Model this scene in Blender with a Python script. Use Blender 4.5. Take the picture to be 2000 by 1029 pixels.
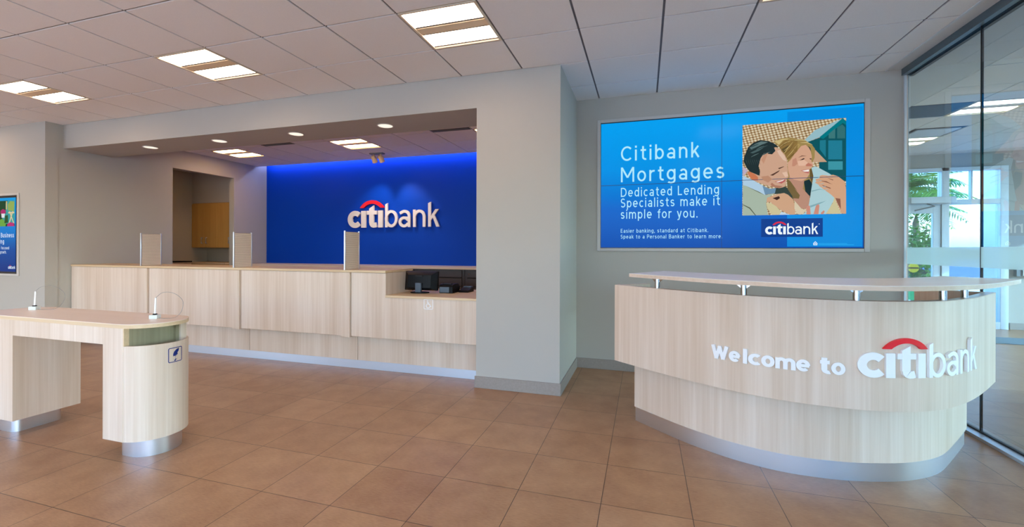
import bpy, bmesh, math, random
from mathutils import Matrix, Vector

for _o in list(bpy.data.objects):
    bpy.data.objects.remove(_o)
SC = bpy.context.scene
COL = SC.collection
PI = math.pi

# ------------------------------------------------------------------ camera
cam_d = bpy.data.cameras.new('camera')
cam_d.sensor_width = 36.0
cam_d.lens = 873.97 / 2000 * 36.0
cam_d.shift_x = (1000 - 981.75) / 2000
cam_d.shift_y = (486.02 - 514.5) / 2000
cam_d.clip_start = 0.05
cam_d.clip_end = 200
cam = bpy.data.objects.new('camera', cam_d)
COL.objects.link(cam)
cam.matrix_world = (Matrix.Translation((0, 0, 1.3387)) @ Matrix.Rotation(0.3057, 4, 'Z')
                    @ Matrix.Rotation(PI / 2, 4, 'X') @ Matrix.Rotation(0.0028, 4, 'Z'))
SC.camera = cam

# ------------------------------------------------------------------ world, sun, exposure
SKY = 2.1
SUN = 8.0
LAMP = 11.5
SC.view_settings.view_transform = 'Standard'
SC.view_settings.look = 'None'
SC.view_settings.exposure = 0.0
SC.view_settings.gamma = 1.0
SC.view_settings.use_curve_mapping = False
SC.cycles.use_denoising = True
SC.cycles.max_bounces = 10
SC.cycles.diffuse_bounces = 5
SC.cycles.glossy_bounces = 4
SC.cycles.transmission_bounces = 6
SC.cycles.transparent_max_bounces = 16
SC.cycles.sample_clamp_indirect = 6.0
SC.cycles.caustics_reflective = False
SC.cycles.caustics_refractive = False
SC.cycles.use_light_tree = True

world = bpy.data.worlds.new('daylight sky')
SC.world = world
world.use_nodes = True
wn = world.node_tree
wn.nodes.clear()
w_out = wn.nodes.new('ShaderNodeOutputWorld')
w_bg = wn.nodes.new('ShaderNodeBackground')
w_sky = wn.nodes.new('ShaderNodeTexSky')
w_sky.sky_type = 'NISHITA'
w_sky.sun_disc = False
w_sky.sun_elevation = math.radians(26)
w_sky.sun_rotation = math.radians(100)
w_sky.air_density = 1.0
w_sky.dust_density = 2.0
w_bg.inputs['Strength'].default_value = SKY
w_mul = wn.nodes.new('ShaderNodeMix')
w_mul.data_type = 'RGBA'
w_mul.blend_type = 'MULTIPLY'
w_mul.inputs[0].default_value = 1.0
w_mul.inputs[7].default_value = (0.95, 0.93, 1.12, 1)
wn.links.new(w_sky.outputs['Color'], w_mul.inputs[6])
wn.links.new(w_mul.outputs[2], w_bg.inputs['Color'])
wn.links.new(w_bg.outputs['Background'], w_out.inputs['Surface'])

sun_d = bpy.data.lights.new('sun', 'SUN')
sun_d.energy = SUN
sun_d.angle = 0.009
sun_d.color = (1.0, 0.94, 0.90)
sun = bpy.data.objects.new('sun', sun_d)
COL.objects.link(sun)
sun.location = (20, -4, 12)
sun.rotation_euler = Vector((-0.66, 0.50, -0.30)).to_track_quat('-Z', 'Y').to_euler()


def portal(x0, x1, z0, z1, y, facing):
    """daylight portal lying in a modelled window opening (helps the sky light find the window)"""
    d = bpy.data.lights.new('window_daylight', 'AREA')
    d.shape = 'RECTANGLE'
    d.size = x1 - x0
    d.size_y = z1 - z0
    d.cycles.is_portal = True
    o = bpy.data.objects.new('window_daylight', d)
    COL.objects.link(o)
    o.location = ((x0 + x1) / 2, y, (z0 + z1) / 2)
    o.rotation_euler = (PI / 2 if facing > 0 else -PI / 2, 0, 0)
    return o


portal(-11.8, 8.8, 0.12, 2.75, -3.62, 1)
portal(4.45, 5.85, 0.1, 2.75, 9.9, -1)
_p = portal(1.0, 9.2, 0.12, 2.85, 0, 1)  # portal in the added, unseen right-hand glazing
_p.location = (9.24, 5.1, 1.5)
_p.rotation_euler = (PI / 2, 0, PI / 2)


# ------------------------------------------------------------------ materials
def lin(c):
    return tuple(((v / 255) / 12.92 if v / 255 <= 0.04045 else ((v / 255 + 0.055) / 1.055) ** 2.4) for v in c[:3]) + (1.0,)


MATS = {}


def base_mat(name):
    m = bpy.data.materials.new(name)
    m.use_nodes = True
    m.node_tree.nodes.clear()
    out = m.node_tree.nodes.new('ShaderNodeOutputMaterial')
    MATS[name] = m
    return m, m.node_tree.nodes, m.node_tree.links, out


def plain(name, col, rough=0.5, metal=0.0, spec=0.5, noise=0.04, scale=30, bump=0.0, bscale=200):
    """a painted / moulded surface: one colour with a little procedural unevenness"""
    m, N, L, out = base_mat(name)
    p = N.new('ShaderNodeBsdfPrincipled')
    p.inputs['Roughness'].default_value = rough
    p.inputs['Metallic'].default_value = metal
    p.inputs['Specular IOR Level'].default_value = spec
    tc = N.new('ShaderNodeTexCoord')
    nz = N.new('ShaderNodeTexNoise')
    nz.inputs['Scale'].default_value = scale
    nz.inputs['Detail'].default_value = 4
    L.new(tc.outputs['Object'], nz.inputs['Vector'])
    mx = N.new('ShaderNodeMix')
    mx.data_type = 'RGBA'
    c = lin(col)
    mx.inputs[6].default_value = tuple(v * (1 - noise) for v in c[:3]) + (1,)
    mx.inputs[7].default_value = tuple(min(1, v * (1 + noise)) for v in c[:3]) + (1,)
    L.new(nz.outputs['Fac'], mx.inputs[0])
    L.new(mx.outputs[2], p.inputs['Base Color'])
    if bump:
        n2 = N.new('ShaderNodeTexNoise')
        n2.inputs['Scale'].default_value = bscale
        n2.inputs['Detail'].default_value = 3
        L.new(tc.outputs['Object'], n2.inputs['Vector'])
        b = N.new('ShaderNodeBump')
        b.inputs['Strength'].default_value = bump
        b.inputs['Distance'].default_value = 0.002
        L.new(n2.outputs['Fac'], b.inputs['Height'])
        L.new(b.outputs['Normal'], p.inputs['Normal'])
    L.new(p.outputs['BSDF'], out.inputs['Surface'])
    return m


def wood(name, c1, c2, axis='Z', rough=0.42):
    """laminate with fine streaked grain along one axis"""
    m, N, L, out = base_mat(name)
    p = N.new('ShaderNodeBsdfPrincipled')
    p.inputs['Roughness'].default_value = rough
    p.inputs['Specular IOR Level'].default_value = 0.35
    tc = N.new('ShaderNodeTexCoord')
    mp = N.new('ShaderNodeMapping')
    s = {'X': (0.9, 55, 55), 'Y': (55, 0.9, 55), 'Z': (55, 55, 0.9)}[axis]
    mp.inputs['Scale'].default_value = s
    L.new(tc.outputs['Object'], mp.inputs['Vector'])
    n1 = N.new('ShaderNodeTexNoise')
    n1.inputs['Scale'].default_value = 1.0
    n1.inputs['Detail'].default_value = 5
    n1.inputs['Roughness'].default_value = 0.65
    L.new(mp.outputs['Vector'], n1.inputs['Vector'])
    mp2 = N.new('ShaderNodeMapping')
    mp2.inputs['Scale'].default_value = tuple(v * (0.12 if v > 1 else 0.5) for v in s)
    L.new(tc.outputs['Object'], mp2.inputs['Vector'])
    n2 = N.new('ShaderNodeTexNoise')
    n2.inputs['Scale'].default_value = 1.0
    n2.inputs['Detail'].default_value = 3
    L.new(mp2.outputs['Vector'], n2.inputs['Vector'])
    ad = N.new('ShaderNodeMath')
    ad.operation = 'MULTIPLY_ADD'
    ad.inputs[1].default_value = 0.55
    L.new(n2.outputs['Fac'], ad.inputs[0])
    mu = N.new('ShaderNodeMath')
    mu.operation = 'MULTIPLY'
    mu.inputs[1].default_value = 0.45
    L.new(n1.outputs['Fac'], mu.inputs[0])
    L.new(mu.outputs[0], ad.inputs[2])
    rp = N.new('ShaderNodeValToRGB')
    rp.color_ramp.elements[0].position = 0.36
    rp.color_ramp.elements[0].color = lin(c1)
    rp.color_ramp.elements[1].position = 0.64
    rp.color_ramp.elements[1].color = lin(c2)
    L.new(ad.outputs[0], rp.inputs['Fac'])
    L.new(rp.outputs['Color'], p.inputs['Base Color'])
    L.new(p.outputs['BSDF'], out.inputs['Surface'])
    return m


def brushed(name, col=(205, 208, 212), rough=0.24, axis='Z'):
    m, N, L, out = base_mat(name)
    p = N.new('ShaderNodeBsdfPrincipled')
    p.inputs['Metallic'].default_value = 1.0
    p.inputs['Base Color'].default_value = lin(col)
    tc = N.new('ShaderNodeTexCoord')
    mp = N.new('ShaderNodeMapping')
    mp.inputs['Scale'].default_value = {'X': (1, 300, 300), 'Z': (120, 120, 1), 'H': (1, 1, 400)}[axis]
    L.new(tc.outputs['Object'], mp.inputs['Vector'])
    nz = N.new('ShaderNodeTexNoise')
    nz.inputs['Scale'].default_value = 1.0
    L.new(mp.outputs['Vector'], nz.inputs['Vector'])
    mr = N.new('ShaderNodeMapRange')
    mr.inputs['To Min'].default_value = rough * 0.94
    mr.inputs['To Max'].default_value = rough * 1.08
    L.new(nz.outputs['Fac'], mr.inputs['Value'])
    L.new(mr.outputs['Result'], p.inputs['Roughness'])
    L.new(p.outputs['BSDF'], out.inputs['Surface'])
    return m


def emit(name, col, strength=1.0, black=True, gloss=0.15):
    """self-lit surface (lamp or screen pixel) behind a faintly glossy skin"""
    m, N, L, out = base_mat(name)
    p = N.new('ShaderNodeBsdfPrincipled')
    p.inputs['Base Color'].default_value = (0.004, 0.004, 0.005, 1) if black else (0.8, 0.8, 0.78, 1)
    p.inputs['Roughness'].default_value = gloss
    p.inputs['Specular IOR Level'].default_value = 0.06
    p.inputs['Emission Color'].default_value = lin(col)
    p.inputs['Emission Strength'].default_value = strength
    L.new(p.outputs['BSDF'], out.inputs['Surface'])
    return m


def emit_grad(name, z0, z1, stops):
    """screen picture with a vertical colour gradient between two heights"""
    m, N, L, out = base_mat(name)
    p = N.new('ShaderNodeBsdfPrincipled')
    p.inputs['Base Color'].default_value = (0.004, 0.004, 0.005, 1)
    p.inputs['Roughness'].default_value = 0.15
    p.inputs['Specular IOR Level'].default_value = 0.06
    g = N.new('ShaderNodeNewGeometry')
    sx = N.new('ShaderNodeSeparateXYZ')
    L.new(g.outputs['Position'], sx.inputs[0])
    mr = N.new('ShaderNodeMapRange')
    mr.inputs['From Min'].default_value = z0
    mr.inputs['From Max'].default_value = z1
    L.new(sx.outputs['Z'], mr.inputs['Value'])
    rp = N.new('ShaderNodeValToRGB')
    e = rp.color_ramp.elements
    e[0].position, e[0].color = stops[0][0], lin(stops[0][1])
    e[1].position, e[1].color = stops[-1][0], lin(stops[-1][1])
    for ps, c in stops[1:-1]:
        k = e.new(ps)
        k.color = lin(c)
    L.new(mr.outputs['Result'], rp.inputs['Fac'])
    L.new(rp.outputs['Color'], p.inputs['Emission Color'])
    p.inputs['Emission Strength'].default_value = 1.0
    L.new(p.outputs['BSDF'], out.inputs['Surface'])
    return m


def glass(name, tint=(205, 226, 232), refl=1.45, frost=0.0, base_refl=0.0):
    """thin sheet glass: tinted straight-through light plus Fresnel mirror"""
    m, N, L, out = base_mat(name)
    tr = N.new('ShaderNodeBsdfTransparent')
    tr.inputs['Color'].default_value = lin(tint)
    gl = N.new('ShaderNodeBsdfGlossy')
    gl.inputs['Roughness'].default_value = 0.0
    gl.inputs['Color'].default_value = (0.95, 0.97, 1, 1)
    fr = N.new('ShaderNodeFresnel')
    fr.inputs['IOR'].default_value = refl
    geo = N.new('ShaderNodeNewGeometry')
    inv = N.new('ShaderNodeMath')
    inv.operation = 'SUBTRACT'
    inv.inputs[0].default_value = 1.0
    L.new(geo.outputs['Backfacing'], inv.inputs[1])
    ff = N.new('ShaderNodeMath')
    ff.operation = 'MULTIPLY'
    L.new(fr.outputs['Fac'], ff.inputs[0])
    L.new(inv.outputs[0], ff.inputs[1])
    mx = N.new('ShaderNodeMixShader')
    L.new(ff.outputs[0], mx.inputs[0])
    L.new(tr.outputs[0], mx.inputs[1])
    L.new(gl.outputs[0], mx.inputs[2])
    last = mx
    if frost:
        df = N.new('ShaderNodeBsdfDiffuse')
        df.inputs['Color'].default_value = lin((205, 226, 230))
        tl = N.new('ShaderNodeBsdfTranslucent')
        tl.inputs['Color'].default_value = lin((205, 228, 234))
        m2 = N.new('ShaderNodeMixShader')
        m2.inputs[0].default_value = 0.5
        L.new(df.outputs[0], m2.inputs[1])
        L.new(tl.outputs[0], m2.inputs[2])
        m3 = N.new('ShaderNodeMixShader')
        m3.inputs[0].default_value = frost
        L.new(mx.outputs[0], m3.inputs[1])
        L.new(m2.outputs[0], m3.inputs[2])
        last = m3
    L.new(last.outputs[0], out.inputs['Surface'])
    return m


FX0, FY0, FT = -2.4555, 1.9521, 0.4486        # floor tile grid


def floor_mat(name, c1, c2, grout):
    m, N, L, out = base_mat(name)
    p = N.new('ShaderNodeBsdfPrincipled')
    p.inputs['Specular IOR Level'].default_value = 0.38
    g = N.new('ShaderNodeNewGeometry')
    sx = N.new('ShaderNodeSeparateXYZ')
    L.new(g.outputs['Position'], sx.inputs[0])

    def math_(op, a, b=None, c=None):
        n = N.new('ShaderNodeMath')
        n.operation = op
        for i, v in enumerate((a, b, c)):
            if v is None:
                continue
            if hasattr(v, 'is_linked'):
                L.new(v, n.inputs[i])
            else:
                n.inputs[i].default_value = v
        return n.outputs[0]
    fx = math_('DIVIDE', math_('SUBTRACT', sx.outputs['X'], FX0), FT)
    fy = math_('DIVIDE', math_('SUBTRACT', sx.outputs['Y'], FY0), FT)
    dx = math_('ABSOLUTE', math_('SUBTRACT', math_('FRACT', fx), 0.5))
    dy = math_('ABSOLUTE', math_('SUBTRACT', math_('FRACT', fy), 0.5))
    gm = math_('GREATER_THAN', math_('MAXIMUM', dx, dy), 0.5 - 0.0042)
    # tile by tile variation
    cb = N.new('ShaderNodeCombineXYZ')
    L.new(math_('FLOOR', fx), cb.inputs[0])
    L.new(math_('FLOOR', fy), cb.inputs[1])
    wn_ = N.new('ShaderNodeTexWhiteNoise')
    wn_.noise_dimensions = '2D'
    L.new(cb.outputs[0], wn_.inputs['Vector'])
    mp = N.new('ShaderNodeMapping')
    mp.inputs['Scale'].default_value = (28, 170, 1)
    L.new(g.outputs['Position'], mp.inputs['Vector'])
    n1 = N.new('ShaderNodeTexNoise')
    n1.inputs['Scale'].default_value = 1.0
    n1.inputs['Detail'].default_value = 5
    n1.inputs['Roughness'].default_value = 0.7
    L.new(mp.outputs['Vector'], n1.inputs['Vector'])
    n2 = N.new('ShaderNodeTexNoise')
    n2.inputs['Scale'].default_value = 6.0
    n2.inputs['Detail'].default_value = 6
    L.new(g.outputs['Position'], n2.inputs['Vector'])
    f = math_('ADD', math_('MULTIPLY', n1.outputs['Fac'], 0.55), math_('MULTIPLY', n2.outputs['Fac'], 0.35))
    f = math_('ADD', f, math_('MULTIPLY', wn_.outputs['Value'], 0.10))
    rp = N.new('ShaderNodeValToRGB')
    rp.color_ramp.elements[0].position = 0.36
    rp.color_ramp.elements[0].color = lin(c1)
    rp.color_ramp.elements[1].position = 0.66
    rp.color_ramp.elements[1].color = lin(c2)
    L.new(f, rp.inputs['Fac'])
    mx = N.new('ShaderNodeMix')
    mx.data_type = 'RGBA'
    L.new(gm, mx.inputs[0])
    L.new(rp.outputs['Color'], mx.inputs[6])
    mx.inputs[7].default_value = lin(grout)
    L.new(mx.outputs[2], p.inputs['Base Color'])
    rr = N.new('ShaderNodeMapRange')
    rr.inputs['To Min'].default_value = 0.28
    rr.inputs['To Max'].default_value = 0.42
    L.new(n1.outputs['Fac'], rr.inputs['Value'])
    L.new(rr.outputs['Result'], p.inputs['Roughness'])
    bp = N.new('ShaderNodeBump')
    bp.inputs['Strength'].default_value = 0.25
    bp.inputs['Distance'].default_value = 0.002
    hh = math_('SUBTRACT', math_('MULTIPLY', n1.outputs['Fac'], 0.25), gm)
    L.new(hh, bp.inputs['Height'])
    L.new(bp.outputs['Normal'], p.inputs['Normal'])
    L.new(p.outputs['BSDF'], out.inputs['Surface'])
    return m


def roof_picture(name):
    """the tiled roof in the screen photograph: rows of small light tiles"""
    m, N, L, out = base_mat(name)
    p = N.new('ShaderNodeBsdfPrincipled')
    p.inputs['Base Color'].default_value = (0.004, 0.004, 0.005, 1)
    p.inputs['Roughness'].default_value = 0.15
    p.inputs['Specular IOR Level'].default_value = 0.06
    g = N.new('ShaderNodeNewGeometry')
    mp = N.new('ShaderNodeMapping')
    mp.inputs['Rotation'].default_value = (0, math.radians(12), 0)
    mp.inputs['Scale'].default_value = (33, 1, 42)
    L.new(g.outputs['Position'], mp.inputs['Vector'])
    sx = N.new('ShaderNodeSeparateXYZ')
    L.new(mp.outputs['Vector'], sx.inputs[0])
    cb = N.new('ShaderNodeCombineXYZ')
    L.new(sx.outputs['X'], cb.inputs[0])
    L.new(sx.outputs['Z'], cb.inputs[1])
    vo = N.new('ShaderNodeTexVoronoi')
    vo.inputs['Scale'].default_value = 1.0
    vo.inputs['Randomness'].default_value = 0.12
    L.new(cb.outputs[0], vo.inputs['Vector'])
    rp = N.new('ShaderNodeValToRGB')
    e = rp.color_ramp.elements
    e[0].position, e[0].color = 0.15, lin((226, 222, 200))
    e[1].position, e[1].color = 0.62, lin((112, 78, 46))
    k = e.new(0.38)
    k.color = lin((196, 170, 128))
    L.new(vo.outputs['Distance'], rp.inputs['Fac'])
    L.new(rp.outputs['Color'], p.inputs['Emission Color'])
    p.inputs['Emission Strength'].default_value = 0.95
    L.new(p.outputs['BSDF'], out.inputs['Surface'])
    return m


def leaf_mat(name, c1, c2):
    m, N, L, out = base_mat(name)
    p = N.new('ShaderNodeBsdfPrincipled')
    p.inputs['Roughness'].default_value = 0.5
    tc = N.new('ShaderNodeTexCoord')
    nz = N.new('ShaderNodeTexNoise')
    nz.inputs['Scale'].default_value = 3.0
    L.new(tc.outputs['Object'], nz.inputs['Vector'])
    rp = N.new('ShaderNodeValToRGB')
    rp.color_ramp.elements[0].position = 0.35
    rp.color_ramp.elements[0].color = lin(c1)
    rp.color_ramp.elements[1].position = 0.65
    rp.color_ramp.elements[1].color = lin(c2)
    L.new(nz.outputs['Fac'], rp.inputs['Fac'])
    L.new(rp.outputs['Color'], p.inputs['Base Color'])
    tl = N.new('ShaderNodeBsdfTranslucent')
    L.new(rp.outputs['Color'], tl.inputs['Color'])
    mx = N.new('ShaderNodeMixShader')
    mx.inputs[0].default_value = 0.35
    L.new(p.outputs['BSDF'], mx.inputs[1])
    L.new(tl.outputs[0], mx.inputs[2])
    L.new(mx.outputs[0], out.inputs['Surface'])
    return m


M_WALL = plain('grey wall paint', (182, 177, 169), 0.85, spec=0.2, noise=0.015, scale=3, bump=0.08, bscale=350)
M_BLUE = plain('deep blue wall paint', (0, 62, 176), 0.5, spec=0.12, noise=0.02, scale=2)
M_TILE = plain('white ceiling tile', (241, 238, 236), 0.95, spec=0.1, noise=0.05, scale=160, bump=0.5, bscale=260)
M_GRID = plain('ceiling grid metal', (112, 108, 110), 0.6)
M_GRIDW = plain('white grid metal', (214, 216, 220), 0.35)
M_GYP = plain('white gypsum', (222, 221, 220), 0.9, spec=0.2, noise=0.01)
M_BASE = plain('stone tile skirting', (150, 139, 131), 0.5, noise=0.16, scale=60)
M_FLOOR = floor_mat('brown porcelain floor tile', (146, 104, 74), (180, 140, 104), (76, 56, 44))
M_WOOD = wood('pale oak laminate', (206, 182, 160), (226, 208, 192), 'Z')
M_WOODX = wood('pale oak laminate, level', (210, 186, 164), (228, 209, 192), 'X')
M_WOODIN = wood('oak laminate inside the bin', (150, 140, 112), (176, 164, 134), 'Z')
M_TOP = wood('warm white laminate', (233, 212, 196), (240, 221, 206), 'X', 0.3)
M_TOPW = wood('off white laminate', (232, 224, 218), (242, 235, 229), 'X', 0.3)
M_EDGE = wood('tan laminate edge', (205, 176, 138), (224, 198, 162), 'X')
M_HONEY = wood('honey oak', (196, 146, 76), (214, 166, 94), 'Z')
M_STEEL = brushed('brushed steel', (226, 230, 238), 0.33, 'Z')
M_STEELH = brushed('satin aluminium', (216, 222, 234), 0.42, 'H')
M_CHROME = brushed('polished chrome', (176, 170, 164), 0.10, 'Z')
M_ALU = plain('pale aluminium', (206, 214, 220), 0.4, metal=0.3)
M_DARKRAIL = plain('dark blue grey metal', (96, 112, 122), 0.4, metal=0.4)
M_BLACK = plain('black gasket', (14, 15, 18), 0.5)
M_GLASS = glass('tinted partition glass', (200, 224, 236), 2.0)
M_FROST = glass('frosted glass band', (200, 224, 230), 1.5, frost=0.82)
M_WGLASS = glass('clear window glass', (232, 242, 242), 1.4)
M_TRIMW = plain('grey picture trim', (194, 189, 185), 0.6, noise=0.01)
M_BEZEL = plain('black screen edge', (22, 20, 30), 0.3)
M_LTFRAME = plain('light fitting white', (224, 208, 186), 0.5)
M_DIFF = emit('warm light diffuser', (255, 222, 192), LAMP, black=False, gloss=0.5)
M_DIFF2 = emit('warm light diffuser, teller room', (255, 206, 150), LAMP * 1.45, black=False, gloss=0.5)
M_DL = emit('downlight lens', (255, 240, 220), 1.0, black=False, gloss=0.4)
M_COVE = emit('cool strip light', (165, 180, 255), 34.0, black=False, gloss=0.5)
M_BAR = plain('perforated steel basket', (240, 216, 180), 0.5, noise=0.1, scale=400)  # colour lifted to stand in for lamp glow through the perforations
M_SPOT = plain('tan spotlight metal', (205, 182, 150), 0.5)
M_BROWNST = plain('dark brown steel', (66, 58, 55), 0.42, noise=0.03)
M_BROWNDK = plain('drawer gap', (22, 20, 20), 0.7)
M_BLKPL = plain('black plastic', (10, 11, 14), 0.45, spec=0.2, noise=0.05)
M_GREYPL = plain('slate grey plastic', (72, 84, 98), 0.4)
M_WHITE = plain('white acrylic', (242, 243, 246), 0.35, noise=0.01)
M_LETTER = plain('brushed pale letter metal', (232, 224, 220), 0.35, noise=0.02)
M_RED = plain('red acrylic', (232, 8, 34), 0.35, noise=0.02)
M_NAVY = plain('navy print', (0, 36, 120), 0.5)
M_WPRINT = plain('white print', (240, 240, 242), 0.5)
M_PEN = plain('white pen plastic', (246, 246, 246), 0.25)
M_PENBASE = plain('pale grey base', (214, 220, 218), 0.4)
M_WIRE = plain('grey coil wire', (150, 150, 150), 0.35, metal=0.6)
M_MAT = plain('grey entrance mat', (104, 122, 132), 0.95, noise=0.1, scale=300)
M_OUTWALL = plain('white stucco', (236, 234, 228), 0.9, noise=0.02)
M_PAVE = plain('pale paving', (226, 224, 218), 0.9, noise=0.06, scale=4)
M_LEAF = leaf_mat('palm leaf', (40, 92, 22), (128, 178, 60))
M_LEAF2 = leaf_mat('shrub leaf', (34, 84, 26), (110, 160, 58))
M_TRUNK = plain('palm trunk', (120, 104, 84), 0.9, noise=0.2, scale=12)
M_STICK = plain('yellow sticker', (214, 214, 56), 0.4)
M_CAR = plain('blue car paint', (70, 100, 150), 0.25, spec=0.6)
M_CARGL = plain('car window', (30, 44, 60), 0.1, spec=0.8)
M_TYRE = plain('tyre rubber', (20, 20, 20), 0.8)
M_GREENSIGN = plain('green board', (70, 190, 120), 0.5)
M_GREY = plain('mid grey metal', (128, 134, 138), 0.5)
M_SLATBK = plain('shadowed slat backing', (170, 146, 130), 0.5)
M_SLAT = plain('satin slat', (246, 229, 213), 0.4, metal=0.0, noise=0.08, scale=14)


# ------------------------------------------------------------------ mesh helpers
class MB:
    """collects solids; build() links them as ONE mesh object"""

    def __init__(self):
        self.v, self.f, self.m = [], [], []

    def add(self, verts, faces, m=0):
        o = len(self.v)
        self.v += [tuple(p) for p in verts]
        self.f += [tuple(i + o for i in f) for f in faces]
        self.m += [m] * len(faces)
        return self

    def box(self, x0, x1, y0, y1, z0, z1, m=0):
        vs = [(x, y, z) for x in (x0, x1) for y in (y0, y1) for z in (z0, z1)]
        return self.add(vs, [(0, 1, 3, 2), (4, 6, 7, 5), (0, 4, 5, 1), (2, 3, 7, 6), (0, 2, 6, 4), (1, 5, 7, 3)], m)

    def prism(self, poly, z0, z1, m=0):
        """plan outline (counter-clockwise) raised from z0 to z1"""
        n = len(poly)
        vs = [(x, y, z0) for x, y in poly] + [(x, y, z1) for x, y in poly]
        fs = [tuple(range(n - 1, -1, -1)), tuple(range(n, 2 * n))]
        fs += [(i, (i + 1) % n, n + (i + 1) % n, n + i) for i in range(n)]
        return self.add(vs, fs, m)

    def plate(self, poly, y0, y1, m=0):
        """outline in the X-Z plane (counter-clockwise seen from -Y) given thickness y0..y1"""
        n = len(poly)
        vs = [(x, y0, z) for x, z in poly] + [(x, y1, z) for x, z in poly]
        fs = [tuple(range(n)), tuple(range(2 * n - 1, n - 1, -1))]
        fs += [(i, n + i, n + (i + 1) % n, (i + 1) % n) for i in range(n)]
        return self.add(vs, fs, m)

    def strip(self, A, B, z0, z1, m=0):
        """solid between two plan curves of equal length"""
        n = len(A)
        vs = []
        for a, b in zip(A, B):
            vs += [(a[0], a[1], z0), (b[0], b[1], z0), (b[0], b[1], z1), (a[0], a[1], z1)]
        fs = []
        for i in range(n - 1):
            p, q = 4 * i, 4 * i + 4
            fs += [(p, q, q + 1, p + 1), (p + 1, q + 1, q + 2, p + 2), (p + 2, q + 2, q + 3, p + 3), (p + 3, q + 3, q, p)]
        fs += [(0, 1, 2, 3), (4 * n - 1, 4 * n - 2, 4 * n - 3, 4 * n - 4)]
        return self.add(vs, fs, m)

    def tube(self, path, r, n=10, m=0, r1=None):
        path = [Vector(p) for p in path]
        rings = []
        up = Vector((0, 0, 1))
        for i, p in enumerate(path):
            t = (path[min(i + 1, len(path) - 1)] - path[max(i - 1, 0)]).normalized()
            a = t.cross(up)
            if a.length < 1e-3:
                a = t.cross(Vector((1, 0, 0)))
            a.normalize()
            b = t.cross(a)
            rr = r if r1 is None else r + (r1 - r) * i / (len(path) - 1)
            rings.append([p + (a * math.cos(2 * PI * k / n) + b * math.sin(2 * PI * k / n)) * rr for k in range(n)])
        vs = [v for ring in rings for v in ring]
        fs = []
        for i in range(len(path) - 1):
            for k in range(n):
                a_, b_ = i * n + k, i * n + (k + 1) % n
                fs.append((a_, b_, b_ + n, a_ + n))
        fs.append(tuple(range(n - 1, -1, -1)))
        fs.append(tuple(range(len(vs) - n, len(vs))))
        return self.add(vs, fs, m)

    def lathe(self, prof, c, n=28, m=0):
        """profile of (radius, z) turned about a vertical axis at c"""
        vs, fs = [], []
        for r, z in prof:
            vs += [(c[0] + r * math.cos(2 * PI * k / n), c[1] + r * math.sin(2 * PI * k / n), c[2] + z) for k in range(n)]
        for i in range(len(prof) - 1):
            for k in range(n):
                a, b = i * n + k, i * n + (k + 1) % n
                fs.append((a, b, b + n, a + n))
        fs.append(tuple(range(n - 1, -1, -1)))
        fs.append(tuple(range(len(vs) - n, len(vs))))
        return self.add(vs, fs, m)

    def quad(self, a, b, c, d, m=0):
        return self.add([a, b, c, d], [(0, 1, 2, 3)], m)

    def build(self, name, mats, parent=None, loc=None, bevel=0.0, smooth=35):
        if not isinstance(mats, (list, tuple)):
            mats = [mats]
        me = bpy.data.meshes.new(name)
        off = Vector((0, 0, 0))
        if parent is not None:
            off = Vector(parent['_w'])
        elif loc is not None:
            off = Vector(loc)
        me.from_pydata([tuple(Vector(p) - off) for p in self.v], [], self.f)
        for mt in mats:
            me.materials.append(mt)
        for p, mi in zip(me.polygons, self.m):
            p.material_index = mi
        me.update()
        bm = bmesh.new()
        bm.from_mesh(me)
        bmesh.ops.recalc_face_normals(bm, faces=bm.faces)
        bm.to_mesh(me)
        bm.free()
        if smooth:
            for p in me.polygons:
                p.use_smooth = True
            me.set_sharp_from_angle(angle=math.radians(smooth))
        o = bpy.data.objects.new(name, me)
        COL.objects.link(o)
        if parent is not None:
            o.parent = parent
            o['_w'] = tuple(parent['_w'])
        else:
            o.location = off
            o['_w'] = tuple(off)
        if bevel:
            md = o.modifiers.new('edge', 'BEVEL')
            md.width = bevel
            md.segments = 2
            md.limit_method = 'ANGLE'
            md.angle_limit = math.radians(50)
            md.harden_normals = False
        return o


def tag(o, label, cat, group=None):
    o['label'] = label
    o['category'] = cat
    if group:
        o['group'] = group
    return o


def thing(name, loc, label, cat, group=None):
    o = bpy.data.objects.new(name, None)
    COL.objects.link(o)
    o.location = loc
    o.empty_display_size = 0.1
    o['_w'] = tuple(loc)
    return tag(o, label, cat, group)


def struct(o):
    o['kind'] = 'structure'
    return o


def copy_thing(root, loc, label, group=None):
    r = root.copy()
    COL.objects.link(r)
    r.location = loc
    r['label'] = label
    r['_w'] = tuple(loc)
    if group:
        r['group'] = group
    for ch in list(root.children):
        c = ch.copy()
        COL.objects.link(c)
        c.parent = r
        for g in list(ch.children):
            d = g.copy()
            COL.objects.link(d)
            d.parent = c
    return r


def solid_from_flat(vs, fs, t):
    """give flat lettering thickness t (towards +z)"""
    n = len(vs)
    V = [(x, y, t) for x, y, _ in vs] + [(x, y, 0.0) for x, y, _ in vs]
    F = [tuple(f) for f in fs] + [tuple(i + n for i in reversed(f)) for f in fs]
    edges = {}
    for f in fs:
        for i in range(len(f)):
            a, b = f[i], f[(i + 1) % len(f)]
            edges[(a, b)] = 1
    for (a, b) in edges:
        if (b, a) not in edges:
            F.append((b, a, a + n, b + n))
    return V, F


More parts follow.
